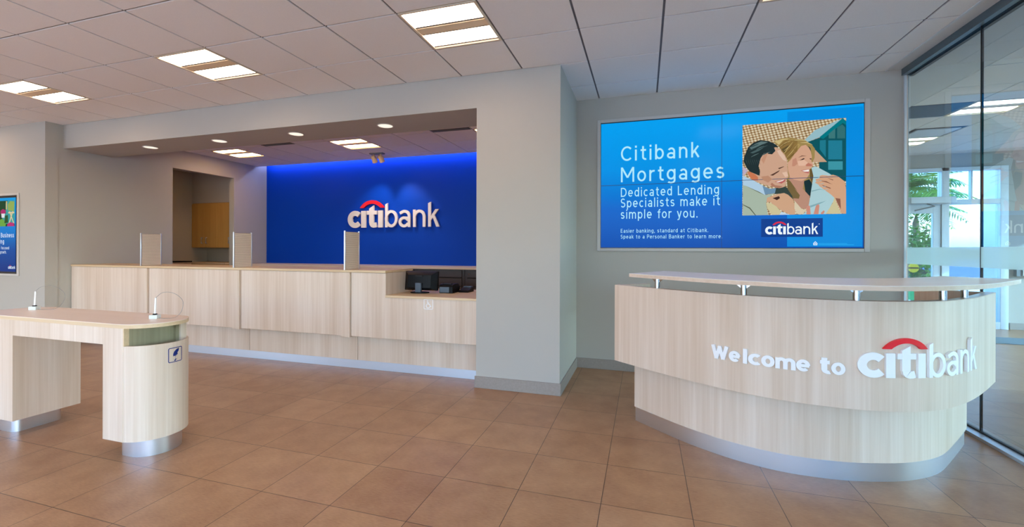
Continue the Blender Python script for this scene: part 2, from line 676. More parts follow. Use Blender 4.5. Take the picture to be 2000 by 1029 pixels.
# --- the bank logo, drawn in units of its own height (baseline 0, x-height .325)
def ribbon(pts, w, closed=False):
    """flat stroke of width w along a polyline -> verts, quads"""
    n = len(pts)
    L_, R_ = [], []
    for i, p in enumerate(pts):
        if closed:
            a, b = pts[i - 1], pts[(i + 1) % n]
        else:
            a, b = pts[max(i - 1, 0)], pts[min(i + 1, n - 1)]
        dx, dy = b[0] - a[0], b[1] - a[1]
        l = math.hypot(dx, dy)
        nx, ny = -dy / l, dx / l
        L_.append((p[0] + nx * w / 2, p[1] + ny * w / 2))
        R_.append((p[0] - nx * w / 2, p[1] - ny * w / 2))
    vs = [(x, y, 0.0) for x, y in R_] + [(x, y, 0.0) for x, y in L_]
    rng = range(n) if closed else range(n - 1)
    fs = [(i, (i + 1) % n, n + (i + 1) % n, n + i) for i in rng]
    return vs, fs


def arc_pts(cx, cy, rx, ry, a0, a1, n=24):
    return [(cx + rx * math.cos(math.radians(a0 + (a1 - a0) * i / n)), cy + ry * math.sin(math.radians(a0 + (a1 - a0) * i / n))) for i in range(n + 1)]


# --- lettering drawn with even strokes (capitals 1 high, small letters .74)
def _glyph(ch):
    A = arc_pts
    xh, T = 0.74, 0.675
    O = lambda cx, cy, rx, ry: ('o', A(cx, cy, rx, ry, 0, 360, 28)[:-1])
    S = lambda *p: ('s', list(p))
    P = lambda p: ('s', list(p))
    G = {
        'o': ([O(.30, .37, .235, .305)], .60),
        'c': ([P(A(.30, .37, .235, .305, 50, 310))], .53),
        'e': ([P(A(.30, .37, .235, .305, 0, 315, 28)), S((.10, .37), (.595, .37))], .61),
        'a': ([P(A(.285, .47, .185, .205, 150, 0) + [(.47, 0)]), O(.265, .215, .20, .15)], .56),
        'd': ([O(.29, .37, .225, .305), S((.515, 0), (.515, 1))], .60),
        'b': ([O(.31, .37, .225, .305), S((.085, 0), (.085, 1))], .60),
        'g': ([O(.29, .39, .225, .285), P([(.515, .74), (.515, 0)] + A(.29, 0, .225, .165, 0, -145))], .60),
        'p': ([O(.31, .37, .225, .305), S((.085, -.24), (.085, .74))], .60),
        'f': ([P([(.20, 0), (.20, .76)] + A(.36, .77, .16, .165, 180, 85)), S((.03, T), (.38, T))], .37),
        'h': ([S((.085, 0), (.085, 1)), P(A(.29, .45, .205, .225, 170, 0) + [(.495, 0)])], .58),
        'i': ([S((.085, 0), (.085, xh)), S((.085, .86), (.085, 1.0))], .17),
        'k': ([S((.085, 0), (.085, 1)), S((.10, .26), (.46, xh)), S((.23, .44), (.49, 0))], .52),
        'l': ([S((.085, 0), (.085, 1))], .17),
        'm': ([S((.085, 0), (.085, xh)), P(A(.275, .45, .19, .225, 170, 0) + [(.465, 0)]), P(A(.655, .45, .19, .225, 170, 0) + [(.845, 0)])], .93),
        'n': ([S((.085, 0), (.085, xh)), P(A(.29, .45, .205, .225, 170, 0) + [(.495, 0)])], .58),
        'r': ([S((.085, 0), (.085, xh)), P(A(.31, .43, .225, .245, 170, 72))], .37),
        's': ([P(A(.25, .522, .168, .153, 28, 270) + A(.25, .217, .183, .152, 90, -152)[1:])], .50),
        't': ([P([(.20, .94), (.20, .24)] + A(.36, .225, .16, .16, 180, 290)), S((.04, T), (.40, T))], .42),
        'u': ([P([(.085, xh), (.085, .30)] + A(.29, .29, .205, .225, 180, 350)), S((.495, xh), (.495, 0))], .58),
        'w': ([S((.03, xh), (.22, .0)), S((.20, .0), (.40, xh)), S((.36, xh), (.56, .0)), S((.54, .0), (.73, xh))], .76),
        'y': ([S((.04, xh), (.28, .04)), S((.49, xh), (.22, -.16), (.06, -.18))], .53),
        '.': ([S((.075, 0), (.075, .15))], .15),
        ',': ([S((.10, .14), (.04, -.12))], .16),
        'C': ([P(A(.42, .5, .355, .435, 44, 316))], .74),
        'M': ([S((.065, 0), (.065, 1)), S((.075, .985), (.46, .30)), S((.46, .30), (.845, .985)), S((.855, 0), (.855, 1))], .93),
        'D': ([S((.065, 0), (.065, 1)), P([(.065, .935), (.28, .935)] + A(.30, .5, .37, .435, 90, -90) + [(.28, .065), (.065, .065)])], .74),
        'L': ([S((.065, 0), (.065, 1)), S((.065, .065), (.50, .065))], .53),
        'S': ([P(A(.30, .725, .215, .212, 30, 270) + A(.30, .288, .235, .225, 90, -150)[1:])], .60),
        'E': ([S((.065, 0), (.065, 1)), S((.065, .935), (.53, .935)), S((.065, .51), (.49, .51)), S((.065, .065), (.53, .065))], .58),
        'P': ([S((.065, 0), (.065, 1)), P([(.065, .935), (.32, .935)] + A(.34, .68, .22, .255, 90, -90) + [(.32, .425), (.065, .425)])], .60),
        'B': ([S((.065, 0), (.065, 1)), P([(.065, .935), (.32, .935)] + A(.34, .725, .19, .21, 90, -90) + [(.32, .515), (.065, .515)]),
               P([(.32, .515)] + A(.36, .29, .225, .225, 90, -90) + [(.065, .065)])], .64),
        'W': ([S((.05, 1), (.27, .0)), S((.25, .0), (.49, .96)), S((.45, .96), (.69, .0)), S((.67, .0), (.90, 1))], .95),
        ' ': ([], .30),
    }
    return G[ch]


def text_pieces(s, weight=0.13, track=0.12):
    """flat pieces (verts, faces) of a line of lettering and its width"""
    x, out = 0.0, []
    for ch in s:
        strokes, adv = _glyph(ch)
        for kind, pts in strokes:
            p = [(a + x, b) for a, b in pts]
            out.append(ribbon(p, weight, kind == 'o'))
        x += adv + track
    return out


def fit_text(s, x0, x1, base, cap, weight=0.13, track=0.12, height=None):
    """a line of lettering from x0 to x1, baseline and capital height given (or a bottom and full height)"""
    pc = text_pieces(s, weight, track)
    xs = [v[0] for vs, _ in pc for v in vs]
    ys = [v[1] for vs, _ in pc for v in vs]
    k = (x1 - x0) / (max(xs) - min(xs))
    ky, y0 = cap, 0.0
    if height:
        y0 = min(ys)
        ky = height / (max(ys) - y0)
    return [([(x0 + (a - min(xs)) * k, base + (b - y0) * ky, 0.0) for a, b, _ in vs], fs) for vs, fs in pc]


def logo_glyphs():
    xh = 0.325
    G = []

    def poly(*p):
        return [(x, y, 0.0) for x, y in p], [tuple(range(len(p)))]
    # c
    G.append(('letter', [ribbon(arc_pts(0.166, xh / 2, 0.118, 0.119, 42, 318), 0.098)]))
    # dotless i, t, dotless i
    G.append(('letter', [poly((0.304, 0), (0.408, 0), (0.408, xh), (0.304, xh))]))
    t = [poly((0.486, 0.09), (0.588, 0.09), (0.588, 0.428), (0.486, 0.365)),
         poly((0.434, xh - 0.075), (0.658, xh - 0.075), (0.658, xh), (0.434, xh)),
         ribbon([(0.537, 0.095), (0.541, 0.068), (0.556, 0.050), (0.58, 0.043), (0.612, 0.045), (0.644, 0.054)], 0.094)]
    G.append(('letter', t))
    G.append(('letter', [poly((0.686, 0), (0.786, 0), (0.786, xh), (0.686, xh))]))
    # b
    G.append(('letter', [poly((0.838, 0), (0.894, 0), (0.894, 0.462), (0.838, 0.435)),
                         ribbon(arc_pts(0.970, xh / 2, 0.110, 0.138, 0, 360, 36)[:-1], 0.053, True)]))
    # a
    G.append(('letter', [ribbon(arc_pts(1.245, 0.098, 0.088, 0.077, 20, 340, 28), 0.052),
                         ribbon([(1.158, 0.262)] + arc_pts(1.255, 0.205, 0.098, 0.092, 118, 0, 16) + [(1.353, 0.0)], 0.054),
                         poly((1.26, 0.146), (1.34, 0.146), (1.34, 0.196), (1.25, 0.2))]))
    # n
    G.append(('letter', [poly((1.435, 0), (1.491, 0), (1.491, xh), (1.435, xh)),
                         ribbon([(1.470, 0.215)] + arc_pts(1.568, 0.19, 0.097, 0.106, 150, 0, 18) + [(1.665, 0.0)], 0.054)]))
    # k
    G.append(('letter', [poly((1.748, 0), (1.804, 0), (1.804, 0.462), (1.748, 0.435)),
                         poly((1.795, 0.11), (1.838, 0.16), (1.964, xh), (1.897, xh), (1.795, 0.185)),
                         poly((1.842, 0.180), (1.915, 0), (1.981, 0), (1.876, 0.222))]))
    # arc over the t
    n = 30
    hc, sg, cx = 0.27, 0.146, 0.546
    R = (hc * hc + sg * sg) / (2 * sg)
    a = math.asin(hc / R)
    cy = 0.381 + sg - R
    hi, si = 0.180, 0.079
    r = (hi * hi + si * si) / (2 * si)
    b = math.asin(hi / r)
    ciy = 0.381 + si - r
    o_, i_ = [], []
    for k in range(n + 1):
        u = -1 + 2 * k / n
        o_.append((cx + R * math.sin(a * u), cy + R * math.cos(a * u), 0.0))
        i_.append((cx + r * math.sin(b * u), ciy + r * math.cos(b * u), 0.0))
    fs = [(k + 1, k, n + 1 + k, n + 2 + k) for k in range(n)]
    G.append(('logo_arc', [(o_ + i_, fs)]))
    return G


LOGO = logo_glyphs()
LOGO_W = 1.981


def bar_mesh(mb, pieces, fn, t, m=0):
    """place flat pieces given as (verts, faces) through fn(x, y, depth)"""
    for q, (vs, fs) in enumerate(pieces):
        V, F = solid_from_flat(vs, fs, t + t * 0.03 * q)
        mb.add([fn(*p) for p in V], F, m)


def cr_curve(pts, n=8):
    P = [tuple(2 * a - b for a, b in zip(pts[0], pts[1]))] + list(pts) + [tuple(2 * a - b for a, b in zip(pts[-1], pts[-2]))]
    out = []
    for i in range(1, len(P) - 2):
        for k in range(n):
            t = k / n
            out.append(tuple(0.5 * (2 * b + (-a + c) * t + (2 * a - 5 * b + 4 * c - d) * t * t + (-a + 3 * b - 3 * c + d) * t ** 3)
                             for a, b, c, d in zip(P[i - 1], P[i], P[i + 1], P[i + 2])))
    out.append(tuple(pts[-1]))
    return out


def resample(p, n):
    d = [0.0]
    for a, b in zip(p, p[1:]):
        d.append(d[-1] + math.dist(a, b))
    out, j = [], 0
    for i in range(n):
        s = d[-1] * i / (n - 1)
        while j < len(d) - 2 and d[j + 1] < s:
            j += 1
        w = (s - d[j]) / max(1e-9, d[j + 1] - d[j])
        out.append(tuple(a + (b - a) * w for a, b in zip(p[j], p[j + 1])))
    return out


def smooth_curve(p, it):
    p = list(p)
    for _ in range(it):
        p = [p[0]] + [tuple(0.5 * b + 0.25 * (a + c) for a, b, c in zip(p[i - 1], p[i], p[i + 1])) for i in range(1, len(p) - 1)] + [p[-1]]
    return p


def offset_curve(p, d):
    """shift a plan curve sideways; positive d goes to its right-hand side (towards the viewer for left-to-right curves)"""
    out = []
    for i in range(len(p)):
        a, b = p[max(i - 1, 0)], p[min(i + 1, len(p) - 1)]
        dx, dy = b[0] - a[0], b[1] - a[1]
        l = math.hypot(dx, dy)
        out.append((p[i][0] + dy / l * d, p[i][1] - dx / l * d))
    return out
PICTURE = [
((150,190,200),[(0.615,0.796),(0.714,0.895),(0.964,0.996),(0.932,0.941),(0.752,0.813),(0.644,0.773)]),
((8,85,95),[(0.644,0.773),(0.752,0.808),(0.836,0.833),(0.968,0.949),(1.0,0.925),(1.0,0.338),(0.753,0.349),(0.752,0.628)]),
((0,120,132),[(0.752,0.813),(0.968,1.0),(1.0,0.967),(1.0,0.925),(0.968,0.949),(0.836,0.833),(0.789,0.794)]),
((60,120,122),[(0.84,0.796),(0.84,0.843),(0.9,0.897),(0.9,0.792)]),
((50,112,116),[(0.918,0.791),(0.918,0.906),(0.964,0.934),(0.991,0.9),(0.991,0.786)]),
((30,125,150),[(0.836,0.775),(0.964,0.767),(0.965,0.569),(0.836,0.576)]),
((60,150,165),[(0.836,0.555),(0.969,0.548),(0.969,0.46),(0.836,0.466)]),
((28,122,142),[(0.757,0.781),(0.813,0.782),(0.813,0.598),(0.757,0.686)]),
((196,160,130),[(0.715,0.683),(0.825,0.55),(0.692,0.552),(0.691,0.632)]),
((160,135,80),[(0.306,0.795),(0.385,0.828),(0.472,0.832),(0.534,0.815),(0.606,0.796),(0.677,0.749),(0.712,0.694),(0.708,0.599),(0.687,0.547),(0.697,0.431),(0.683,0.299),(0.669,0.214),(0.631,0.247),(0.56,0.154),(0.488,0.177),(0.454,0.254),(0.444,0.383),(0.449,0.592),(0.361,0.748)]),
((22,48,52),[(0.607,0.355),(0.659,0.374),(0.688,0.325),(0.664,0.167),(0.622,0.237)]),
((186,140,118),[(0.468,0.414),(0.612,0.365),(0.598,0.275),(0.664,0.193),(0.66,0.108),(0.627,0.056),(0.574,0.068),(0.517,0.15),(0.468,0.221)]),
((52,66,60),[(0.322,0.291),(0.425,0.303),(0.454,0.286),(0.522,0.198),(0.503,0.166),(0.416,0.233),(0.323,0.226)]),
((212,164,136),[(0.478,0.59),(0.515,0.647),(0.582,0.734),(0.625,0.742),(0.668,0.691),(0.684,0.611),(0.677,0.569),(0.699,0.53),(0.678,0.495),(0.661,0.48),(0.659,0.427),(0.631,0.38),(0.583,0.356),(0.516,0.375),(0.473,0.403),(0.454,0.49),(0.449,0.56)]),
((52,36,32),[(0.564,0.58),(0.606,0.602),(0.616,0.593),(0.597,0.584)]),
((120,80,60),[(0.549,0.608),(0.587,0.631),(0.635,0.622),(0.587,0.621)]),
((52,36,32),[(0.659,0.596),(0.677,0.594),(0.682,0.584),(0.668,0.584)]),
((190,110,105),[(0.578,0.471),(0.659,0.483),(0.654,0.435),(0.621,0.445)]),
((245,245,240),[(0.59,0.467),(0.656,0.478),(0.654,0.456),(0.616,0.457)]),
((190,120,100),[(0.626,0.529),(0.649,0.549),(0.687,0.526),(0.682,0.511),(0.63,0.513)]),
((178,152,92),[(0.486,0.81),(0.573,0.745),(0.515,0.653),(0.487,0.622),(0.487,0.622)]),
((140,112,62),[(0.361,0.748),(0.424,0.809),(0.545,0.79),(0.546,0.683),(0.473,0.601),(0.449,0.592)]),
((96,80,48),[(0.39,0.709),(0.463,0.752),(0.439,0.7),(0.419,0.669)]),
((205,185,130),[(0.321,0.8),(0.399,0.821),(0.472,0.822),(0.404,0.805),(0.365,0.759)]),
((160,138,80),[(0.63,0.752),(0.677,0.739),(0.71,0.683),(0.706,0.599),(0.682,0.563),(0.682,0.632),(0.668,0.697)]),
((44,58,58),[(0.644,0.735),(0.668,0.707),(0.684,0.616),(0.675,0.664)]),
((104,84,48),[(0.664,0.48),(0.687,0.489),(0.697,0.404),(0.683,0.32),(0.664,0.405)]),
((118,98,58),[(0.444,0.383),(0.478,0.36),(0.546,0.25),(0.516,0.283),(0.569,0.207),(0.56,0.17),(0.497,0.177),(0.498,0.198),(0.449,0.281)]),
((206,164,138),[(0.163,0.537),(0.178,0.618),(0.217,0.676),(0.297,0.709),(0.326,0.734),(0.375,0.71),(0.424,0.647),(0.446,0.581),(0.444,0.538),(0.451,0.49),(0.459,0.409),(0.439,0.383),(0.437,0.34),(0.41,0.298),(0.367,0.289),(0.298,0.308),(0.228,0.332),(0.138,0.374),(0.067,0.432),(0.047,0.461),(0.077,0.487),(0.168,0.433),(0.178,0.515)]),
((222,190,168),[(0.346,0.695),(0.375,0.704),(0.424,0.631),(0.439,0.576),(0.405,0.594),(0.366,0.651)]),
((32,48,50),[(0.016,0.644),(0.056,0.751),(0.107,0.798),(0.177,0.823),(0.257,0.809),(0.316,0.778),(0.361,0.737),(0.316,0.735),(0.331,0.696),(0.297,0.66),(0.217,0.676),(0.183,0.623),(0.163,0.537),(0.178,0.482),(0.173,0.433),(0.077,0.481),(0.042,0.527),(0.011,0.6)]),
((96,120,120),[(0.072,0.745),(0.127,0.785),(0.187,0.809),(0.257,0.796),(0.217,0.779),(0.147,0.762),(0.097,0.721)]),
((74,98,100),[(0.077,0.69),(0.142,0.719),(0.212,0.736),(0.167,0.706),(0.107,0.682)]),
((204,120,82),[(0.047,0.477),(0.077,0.481),(0.128,0.451),(0.158,0.417),(0.158,0.379),(0.103,0.387),(0.072,0.426)]),
((90,60,48),[(0.278,0.433),(0.376,0.486),(0.361,0.465),(0.307,0.428)]),
((186,96,92),[(0.322,0.361),(0.43,0.384),(0.427,0.362),(0.391,0.337)]),
((245,240,235),[(0.337,0.358),(0.42,0.381),(0.405,0.367),(0.357,0.353)]),
((176,122,98),[(0.298,0.351),(0.327,0.323),(0.406,0.309),(0.367,0.289),(0.298,0.308),(0.283,0.336)]),
((190,175,195),[(0.003,0.545),(0.057,0.499),(0.011,0.435),(0.004,0.441)]),
((176,206,228),[(0.004,0.441),(0.128,0.375),(0.218,0.316),(0.273,0.282),(0.229,0.218),(0.169,0.258),(0.032,0.329),(0.004,0.336)]),
((110,145,172),[(0.203,0.322),(0.273,0.287),(0.337,0.29),(0.327,0.236),(0.229,0.223)]),
((168,184,166),[(0.004,0.336),(0.032,0.329),(0.169,0.258),(0.229,0.218),(0.323,0.236),(0.258,0.184),(0.239,0.13),(0.259,0.0),(0.005,0.0)]),
((84,92,72),[(0.007,0.123),(0.078,0.085),(0.139,0.0),(0.129,0.0),(0.073,0.074),(0.007,0.115)]),
((108,118,98),[(0.032,0.326),(0.169,0.257),(0.226,0.218),(0.169,0.247)]),
((208,164,130),[(0.244,0.157),(0.249,0.19),(0.278,0.2),(0.347,0.225),(0.416,0.236),(0.454,0.216),(0.503,0.166),(0.527,0.064),(0.522,0.0),(0.474,0.0),(0.406,0.039),(0.328,0.095),(0.278,0.146),(0.249,0.135)]),
((60,34,28),[(0.303,0.183),(0.367,0.203),(0.377,0.181),(0.347,0.16)]),
((206,196,152),[(0.239,0.13),(0.288,0.129),(0.338,0.095),(0.387,0.034),(0.367,0.0),(0.299,0.0),(0.254,0.07)]),
((196,216,230),[(0.392,0.034),(0.474,0.0),(0.367,0.0)]),
((172,206,212),[(0.678,0.495),(0.715,0.509),(0.771,0.475),(0.832,0.435),(0.878,0.401),(0.892,0.175),(0.888,0.144),(0.819,0.0),(0.598,0.0),(0.632,0.035),(0.655,0.108),(0.669,0.193),(0.678,0.272),(0.697,0.404)]),
((132,172,180),[(0.678,0.251),(0.753,0.267),(0.8,0.257),(0.753,0.259),(0.683,0.24)]),
((132,172,180),[(0.665,0.092),(0.754,0.122),(0.819,0.141),(0.754,0.106),(0.669,0.071)]),
((206,196,152),[(0.892,0.175),(0.952,0.0),(0.814,0.002),(0.879,0.118)]),
((216,200,170),[(0.517,0.15),(0.584,0.062),(0.627,0.045),(0.598,0.003),(0.546,0.004),(0.517,0.064)]),
((212,164,130),[(0.758,0.407),(0.781,0.413),(0.846,0.403),(0.878,0.412),(0.924,0.394),(0.983,0.339),(0.999,0.255),(1.0,0.0),(0.957,0.004),(0.897,0.165),(0.856,0.208),(0.753,0.296),(0.744,0.312),(0.711,0.335),(0.725,0.345),(0.716,0.371),(0.753,0.38)]),
((140,90,70),[(0.772,0.311),(0.855,0.276),(0.86,0.263),(0.791,0.294)]),
((140,90,70),[(0.744,0.36),(0.818,0.346),(0.874,0.31),(0.818,0.333)]),
((140,90,70),[(0.827,0.38),(0.883,0.359),(0.878,0.351),(0.846,0.368)]),
((140,90,70),[(0.902,0.165),(0.947,0.158),(0.952,0.048),(0.925,0.101)]),
((206,140,120),[(0.631,0.077),(0.65,0.098),(0.665,0.087),(0.672,0.0),(0.632,0.0)]),
((206,140,120),[(0.721,0.091),(0.744,0.106),(0.754,0.09),(0.745,0.0),(0.698,0.001)]),
((206,140,120),[(0.768,0.016),(0.796,0.041),(0.803,0.025),(0.791,0.0),(0.768,0.0)]),
((58,80,82),[(0.091,0.749),(0.126,0.771),(0.166,0.782),(0.166,0.779),(0.126,0.76),(0.091,0.746)]),
((88,112,112),[(0.117,0.741),(0.153,0.763),(0.193,0.774),(0.193,0.771),(0.153,0.752),(0.117,0.737)]),
((58,80,82),[(0.062,0.713),(0.098,0.735),(0.138,0.747),(0.138,0.743),(0.098,0.724),(0.062,0.71)]),
((88,112,112),[(0.204,0.654),(0.239,0.677),(0.278,0.688),(0.278,0.685),(0.239,0.666),(0.204,0.651)]),
((58,80,82),[(0.179,0.728),(0.214,0.751),(0.253,0.762),(0.253,0.758),(0.214,0.74),(0.179,0.725)]),
((88,112,112),[(0.141,0.724),(0.176,0.746),(0.216,0.757),(0.216,0.754),(0.176,0.735),(0.141,0.72)]),
((58,80,82),[(0.08,0.749),(0.115,0.772),(0.156,0.783),(0.156,0.779),(0.115,0.761),(0.08,0.746)]),
((88,112,112),[(0.087,0.645),(0.123,0.667),(0.163,0.679),(0.163,0.675),(0.123,0.656),(0.087,0.641)]),
((58,80,82),[(0.189,0.654),(0.224,0.677),(0.264,0.688),(0.264,0.685),(0.224,0.666),(0.189,0.651)]),
((62,82,84),[(0.031,0.616),(0.039,0.604),(0.052,0.561),(0.052,0.557),(0.039,0.592),(0.031,0.612)]),
((62,82,84),[(0.053,0.628),(0.061,0.603),(0.073,0.56),(0.073,0.556),(0.061,0.591),(0.053,0.624)]),
((62,82,84),[(0.074,0.624),(0.082,0.602),(0.094,0.558),(0.094,0.555),(0.082,0.59),(0.074,0.621)]),
((62,82,84),[(0.095,0.616),(0.103,0.601),(0.116,0.557),(0.116,0.554),(0.103,0.589),(0.095,0.612)]),
((62,82,84),[(0.116,0.613),(0.124,0.6),(0.137,0.556),(0.137,0.553),(0.125,0.587),(0.116,0.609)]),
((62,82,84),[(0.138,0.609),(0.146,0.598),(0.158,0.555),(0.158,0.552),(0.146,0.586),(0.138,0.605)]),
((62,82,84),[(0.159,0.607),(0.167,0.597),(0.179,0.554),(0.179,0.55),(0.167,0.585),(0.159,0.603)]),
((206,182,120),[(0.336,0.784),(0.395,0.813),(0.453,0.814),(0.453,0.811),(0.395,0.803),(0.336,0.781)]),
((206,182,120),[(0.375,0.738),(0.424,0.776),(0.477,0.796),(0.477,0.793),(0.424,0.766),(0.375,0.735)]),
((206,182,120),[(0.414,0.692),(0.463,0.736),(0.501,0.784),(0.501,0.781),(0.463,0.726),(0.414,0.689)]),
((206,182,120),[(0.439,0.616),(0.492,0.68),(0.54,0.749),(0.54,0.746),(0.492,0.671),(0.439,0.613)]),
((206,182,120),[(0.405,0.65),(0.434,0.695),(0.468,0.743),(0.468,0.74),(0.434,0.685),(0.405,0.647)]),
((92,70,38),[(0.37,0.728),(0.409,0.761),(0.453,0.784),(0.453,0.781),(0.409,0.751),(0.37,0.725)]),
((92,70,38),[(0.424,0.654),(0.473,0.708),(0.511,0.767),(0.511,0.764),(0.473,0.699),(0.424,0.651)]),
((92,70,38),[(0.453,0.604),(0.502,0.653),(0.545,0.716),(0.545,0.714),(0.502,0.643),(0.453,0.601)]),
((150,120,64),[(0.491,0.73),(0.525,0.758),(0.558,0.769),(0.558,0.766),(0.525,0.749),(0.491,0.728)]),
((150,120,64),[(0.486,0.688),(0.53,0.72),(0.563,0.747),(0.563,0.745),(0.53,0.712),(0.486,0.685)]),
((150,120,64),[(0.491,0.645),(0.525,0.683),(0.554,0.721),(0.554,0.719),(0.525,0.675),(0.491,0.642)]),
((214,198,140),[(0.515,0.798),(0.573,0.802),(0.63,0.785),(0.63,0.783),(0.573,0.795),(0.515,0.796)]),
((214,198,140),[(0.573,0.768),(0.634,0.769),(0.686,0.739),(0.686,0.737),(0.634,0.761),(0.573,0.766)]),
((228,184,158),[(0.544,0.571),(0.606,0.583),(0.644,0.549),(0.611,0.519),(0.554,0.522)]),
((196,140,116),[(0.496,0.589),(0.53,0.609),(0.545,0.544),(0.516,0.519),(0.492,0.52)]),
((196,146,118),[(0.188,0.606),(0.218,0.659),(0.257,0.679),(0.237,0.625),(0.213,0.561)]),
((226,190,166),[(0.395,0.455),(0.439,0.464),(0.456,0.415),(0.425,0.405)]),
((188,140,112),[(0.188,0.421),(0.258,0.429),(0.298,0.389),(0.258,0.353),(0.208,0.382)]),
((90,60,48),[(0.356,0.506),(0.415,0.524),(0.41,0.516),(0.366,0.494)]),
((150,186,194),[(0.692,0.378),(0.753,0.391),(0.753,0.385)]),
((150,186,194),[(0.711,0.345),(0.772,0.358),(0.772,0.352)]),
((150,186,194),[(0.73,0.313),(0.79,0.326),(0.79,0.32)]),
((150,186,194),[(0.749,0.28),(0.809,0.294),(0.809,0.287)]),
((150,186,194),[(0.767,0.248),(0.828,0.261),(0.828,0.255)]),
]
# ================================================================== THE SETTING
HC = 3.023
TX0, TY0, TT = -4.7477, 2.222, 0.6096
XG = 2.33                     # glass partition
YF = 9.80                     # far wall of the room beyond the glass

struct(MB().box(-12.2, 9.2, -3.8, 10.0, -0.10, 0.0).build('floor', M_FLOOR))

# --- ceilings: separate lay-in tiles over a grid plane
def tiles(mb, x0, y0, nx, ny, skip, xmax=99, ymax=99, xmin=-99, ymin=-99):
    for i in range(nx):
        for j in range(ny):
            if (i, j) in skip:
                continue
            g = 0.0085
            a, b = max(x0 + TT * i + g, xmin), min(x0 + TT * (i + 1) - g, xmax)
            c, d = max(y0 + TT * j + g, ymin), min(y0 + TT * (j + 1) - g, ymax)
            if b - a < 0.02 or d - c < 0.02:
                continue
            z0, z1 = HC, HC + 0.009
            mb.add([(a, c, z0), (b, c, z0), (b, d, z0), (a, d, z0), (a, c, z1), (b, c, z1), (b, d, z1), (a, d, z1)],
                   [(3, 2, 1, 0), (0, 1, 5, 4), (1, 2, 6, 5), (2, 3, 7, 6), (3, 0, 4, 7)])


I0, J0 = -12, -9
MAIN_L = [(1, 1), (5, 1), (9, 1), (-3, 1), (-7, 1), (-11, 1)] + [(i, j) for j in (-3, -7) for i in (-11, -7, -3, 1, 5, 9)]
INNER_L = [(-4, 6), (0, 6), (4, 6)]
mb = MB()
tiles(mb, TX0 + TT * I0, TY0 + TT * J0, 24, 14, {(i - I0, j - J0) for i, j in MAIN_L}, xmax=2.160)
tiles(mb, TX0 - TT * 5, TY0 + TT * 5, 12, 4, {(i + 5, j - 5) for i, j in INNER_L}, ymax=7.262, ymin=5.28, xmin=-7.7, xmax=-1.5)
tiles(mb, TX0 - TT * 5, TY0 + TT * 3, 12, 2, set(), xmin=-7.7, xmax=-1.5, ymin=4.66)
struct(mb.build('ceiling', M_TILE, smooth=0))
mb = MB()
mb.box(-12.2, 2.175, -3.7, 5.2, HC + 0.009, HC + 0.03)
mb.box(-7.7, -1.5, 5.2, 7.27, HC + 0.009, HC + 0.03)
struct(mb.build('ceiling_grid', M_GRID))
mb = MB()
mb.box(-7.7, -1.5, 7.27, 7.29, HC - 0.002, 3.06)
mb.box(-7.7, -1.5, 7.27, 7.7, 3.36, 3.40)
mb.box(-7.7, -1.5, 7.06, 7.29, 3.34, 3.40)
struct(mb.build('ceiling_cove', M_GYP))
mb = MB().box(2.160, 2.180, -3.7, 5.15, HC - 0.006, HC + 0.03)
struct(mb.build('trim_1', M_GRIDW))
struct(MB().box(2.180, 2.42, -3.7, 5.15, HC, HC + 0.05).build('ceiling_strip', M_GYP))
BX0, BY0 = 2.985, 6.45 - TT * 17
BEY_L = [(1, 17), (1, 20), (1, 14), (1, 11), (5, 17), (5, 11), (1, 7), (5, 7)]
mb = MB()
tiles(mb, BX0, BY0, 11, 23, set(BEY_L) | {(0, 17), (1, 19)}, ymax=YF, xmax=9.1)
struct(mb.build('ceiling_beyond', M_TILE, smooth=0))
struct(MB().box(2.79, 9.2, -3.7, YF + 0.1, HC + 0.009, HC + 0.03).build('ceiling_grid_beyond', M_GRIDW))
mb = MB().box(2.36, 2.785, -3.7, YF, HC, HC + 0.03).box(2.785, 2.985, -3.7, YF, HC, HC + 0.009)
struct(mb.build('ceiling_border_beyond', M_GYP))

# --- walls
struct(MB().box(-0.735, 2.345, 5.10, 5.26, 0, 3.06).build('wall_screen', M_WALL))
struct(MB().box(-1.545, -0.73, 4.05, 7.75, 0, 3.4).build('wall_pier', M_WALL))
struct(MB().box(-12.2, -7.612, 3.8505, 3.99, 0, 3.06).build('wall_left', M_WALL))
mb = MB()
mb.box(-7.74, -7.62, 3.99, 5.55, 0, 3.4)
mb.box(-7.74, -7.62, 6.74, 7.75, 0, 3.4)
mb.box(-7.74, -7.62, 5.55, 6.74, 2.70, 3.4)
struct(mb.build('wall_teller_side', M_WALL))
struct(MB().box(-7.62, -1.545, 7.53, 7.66, 1.03, 3.4).build('wall_blue', M_BLUE))
struct(MB().box(-7.62, -1.545, 7.53, 7.66, 0.0, 1.03).build('wall_blue_base', M_WALL))
struct(MB().box(-7.62, -1.545, 4.05, 4.648, 2.70, HC + 0.006).build('ceiling_soffit', M_WALL))
# kitchenette niche behind the doorway
mb = MB()
mb.box(-9.10, -8.98, 5.0, 7.4, 0, 2.95)
mb.box(-8.98, -7.74, 6.95, 7.30, 2.268, 2.95)
mb.box(-8.98, -7.74, 7.28, 7.40, 0, 2.3)
mb.box(-8.98, -7.74, 5.0, 5.1, 0, 2.95)
struct(mb.build('wall_niche', M_WALL))
struct(MB().box(-9.1, -7.74, 5.0, 7.4, 2.90, 2.95).build('ceiling_niche', M_GYP))
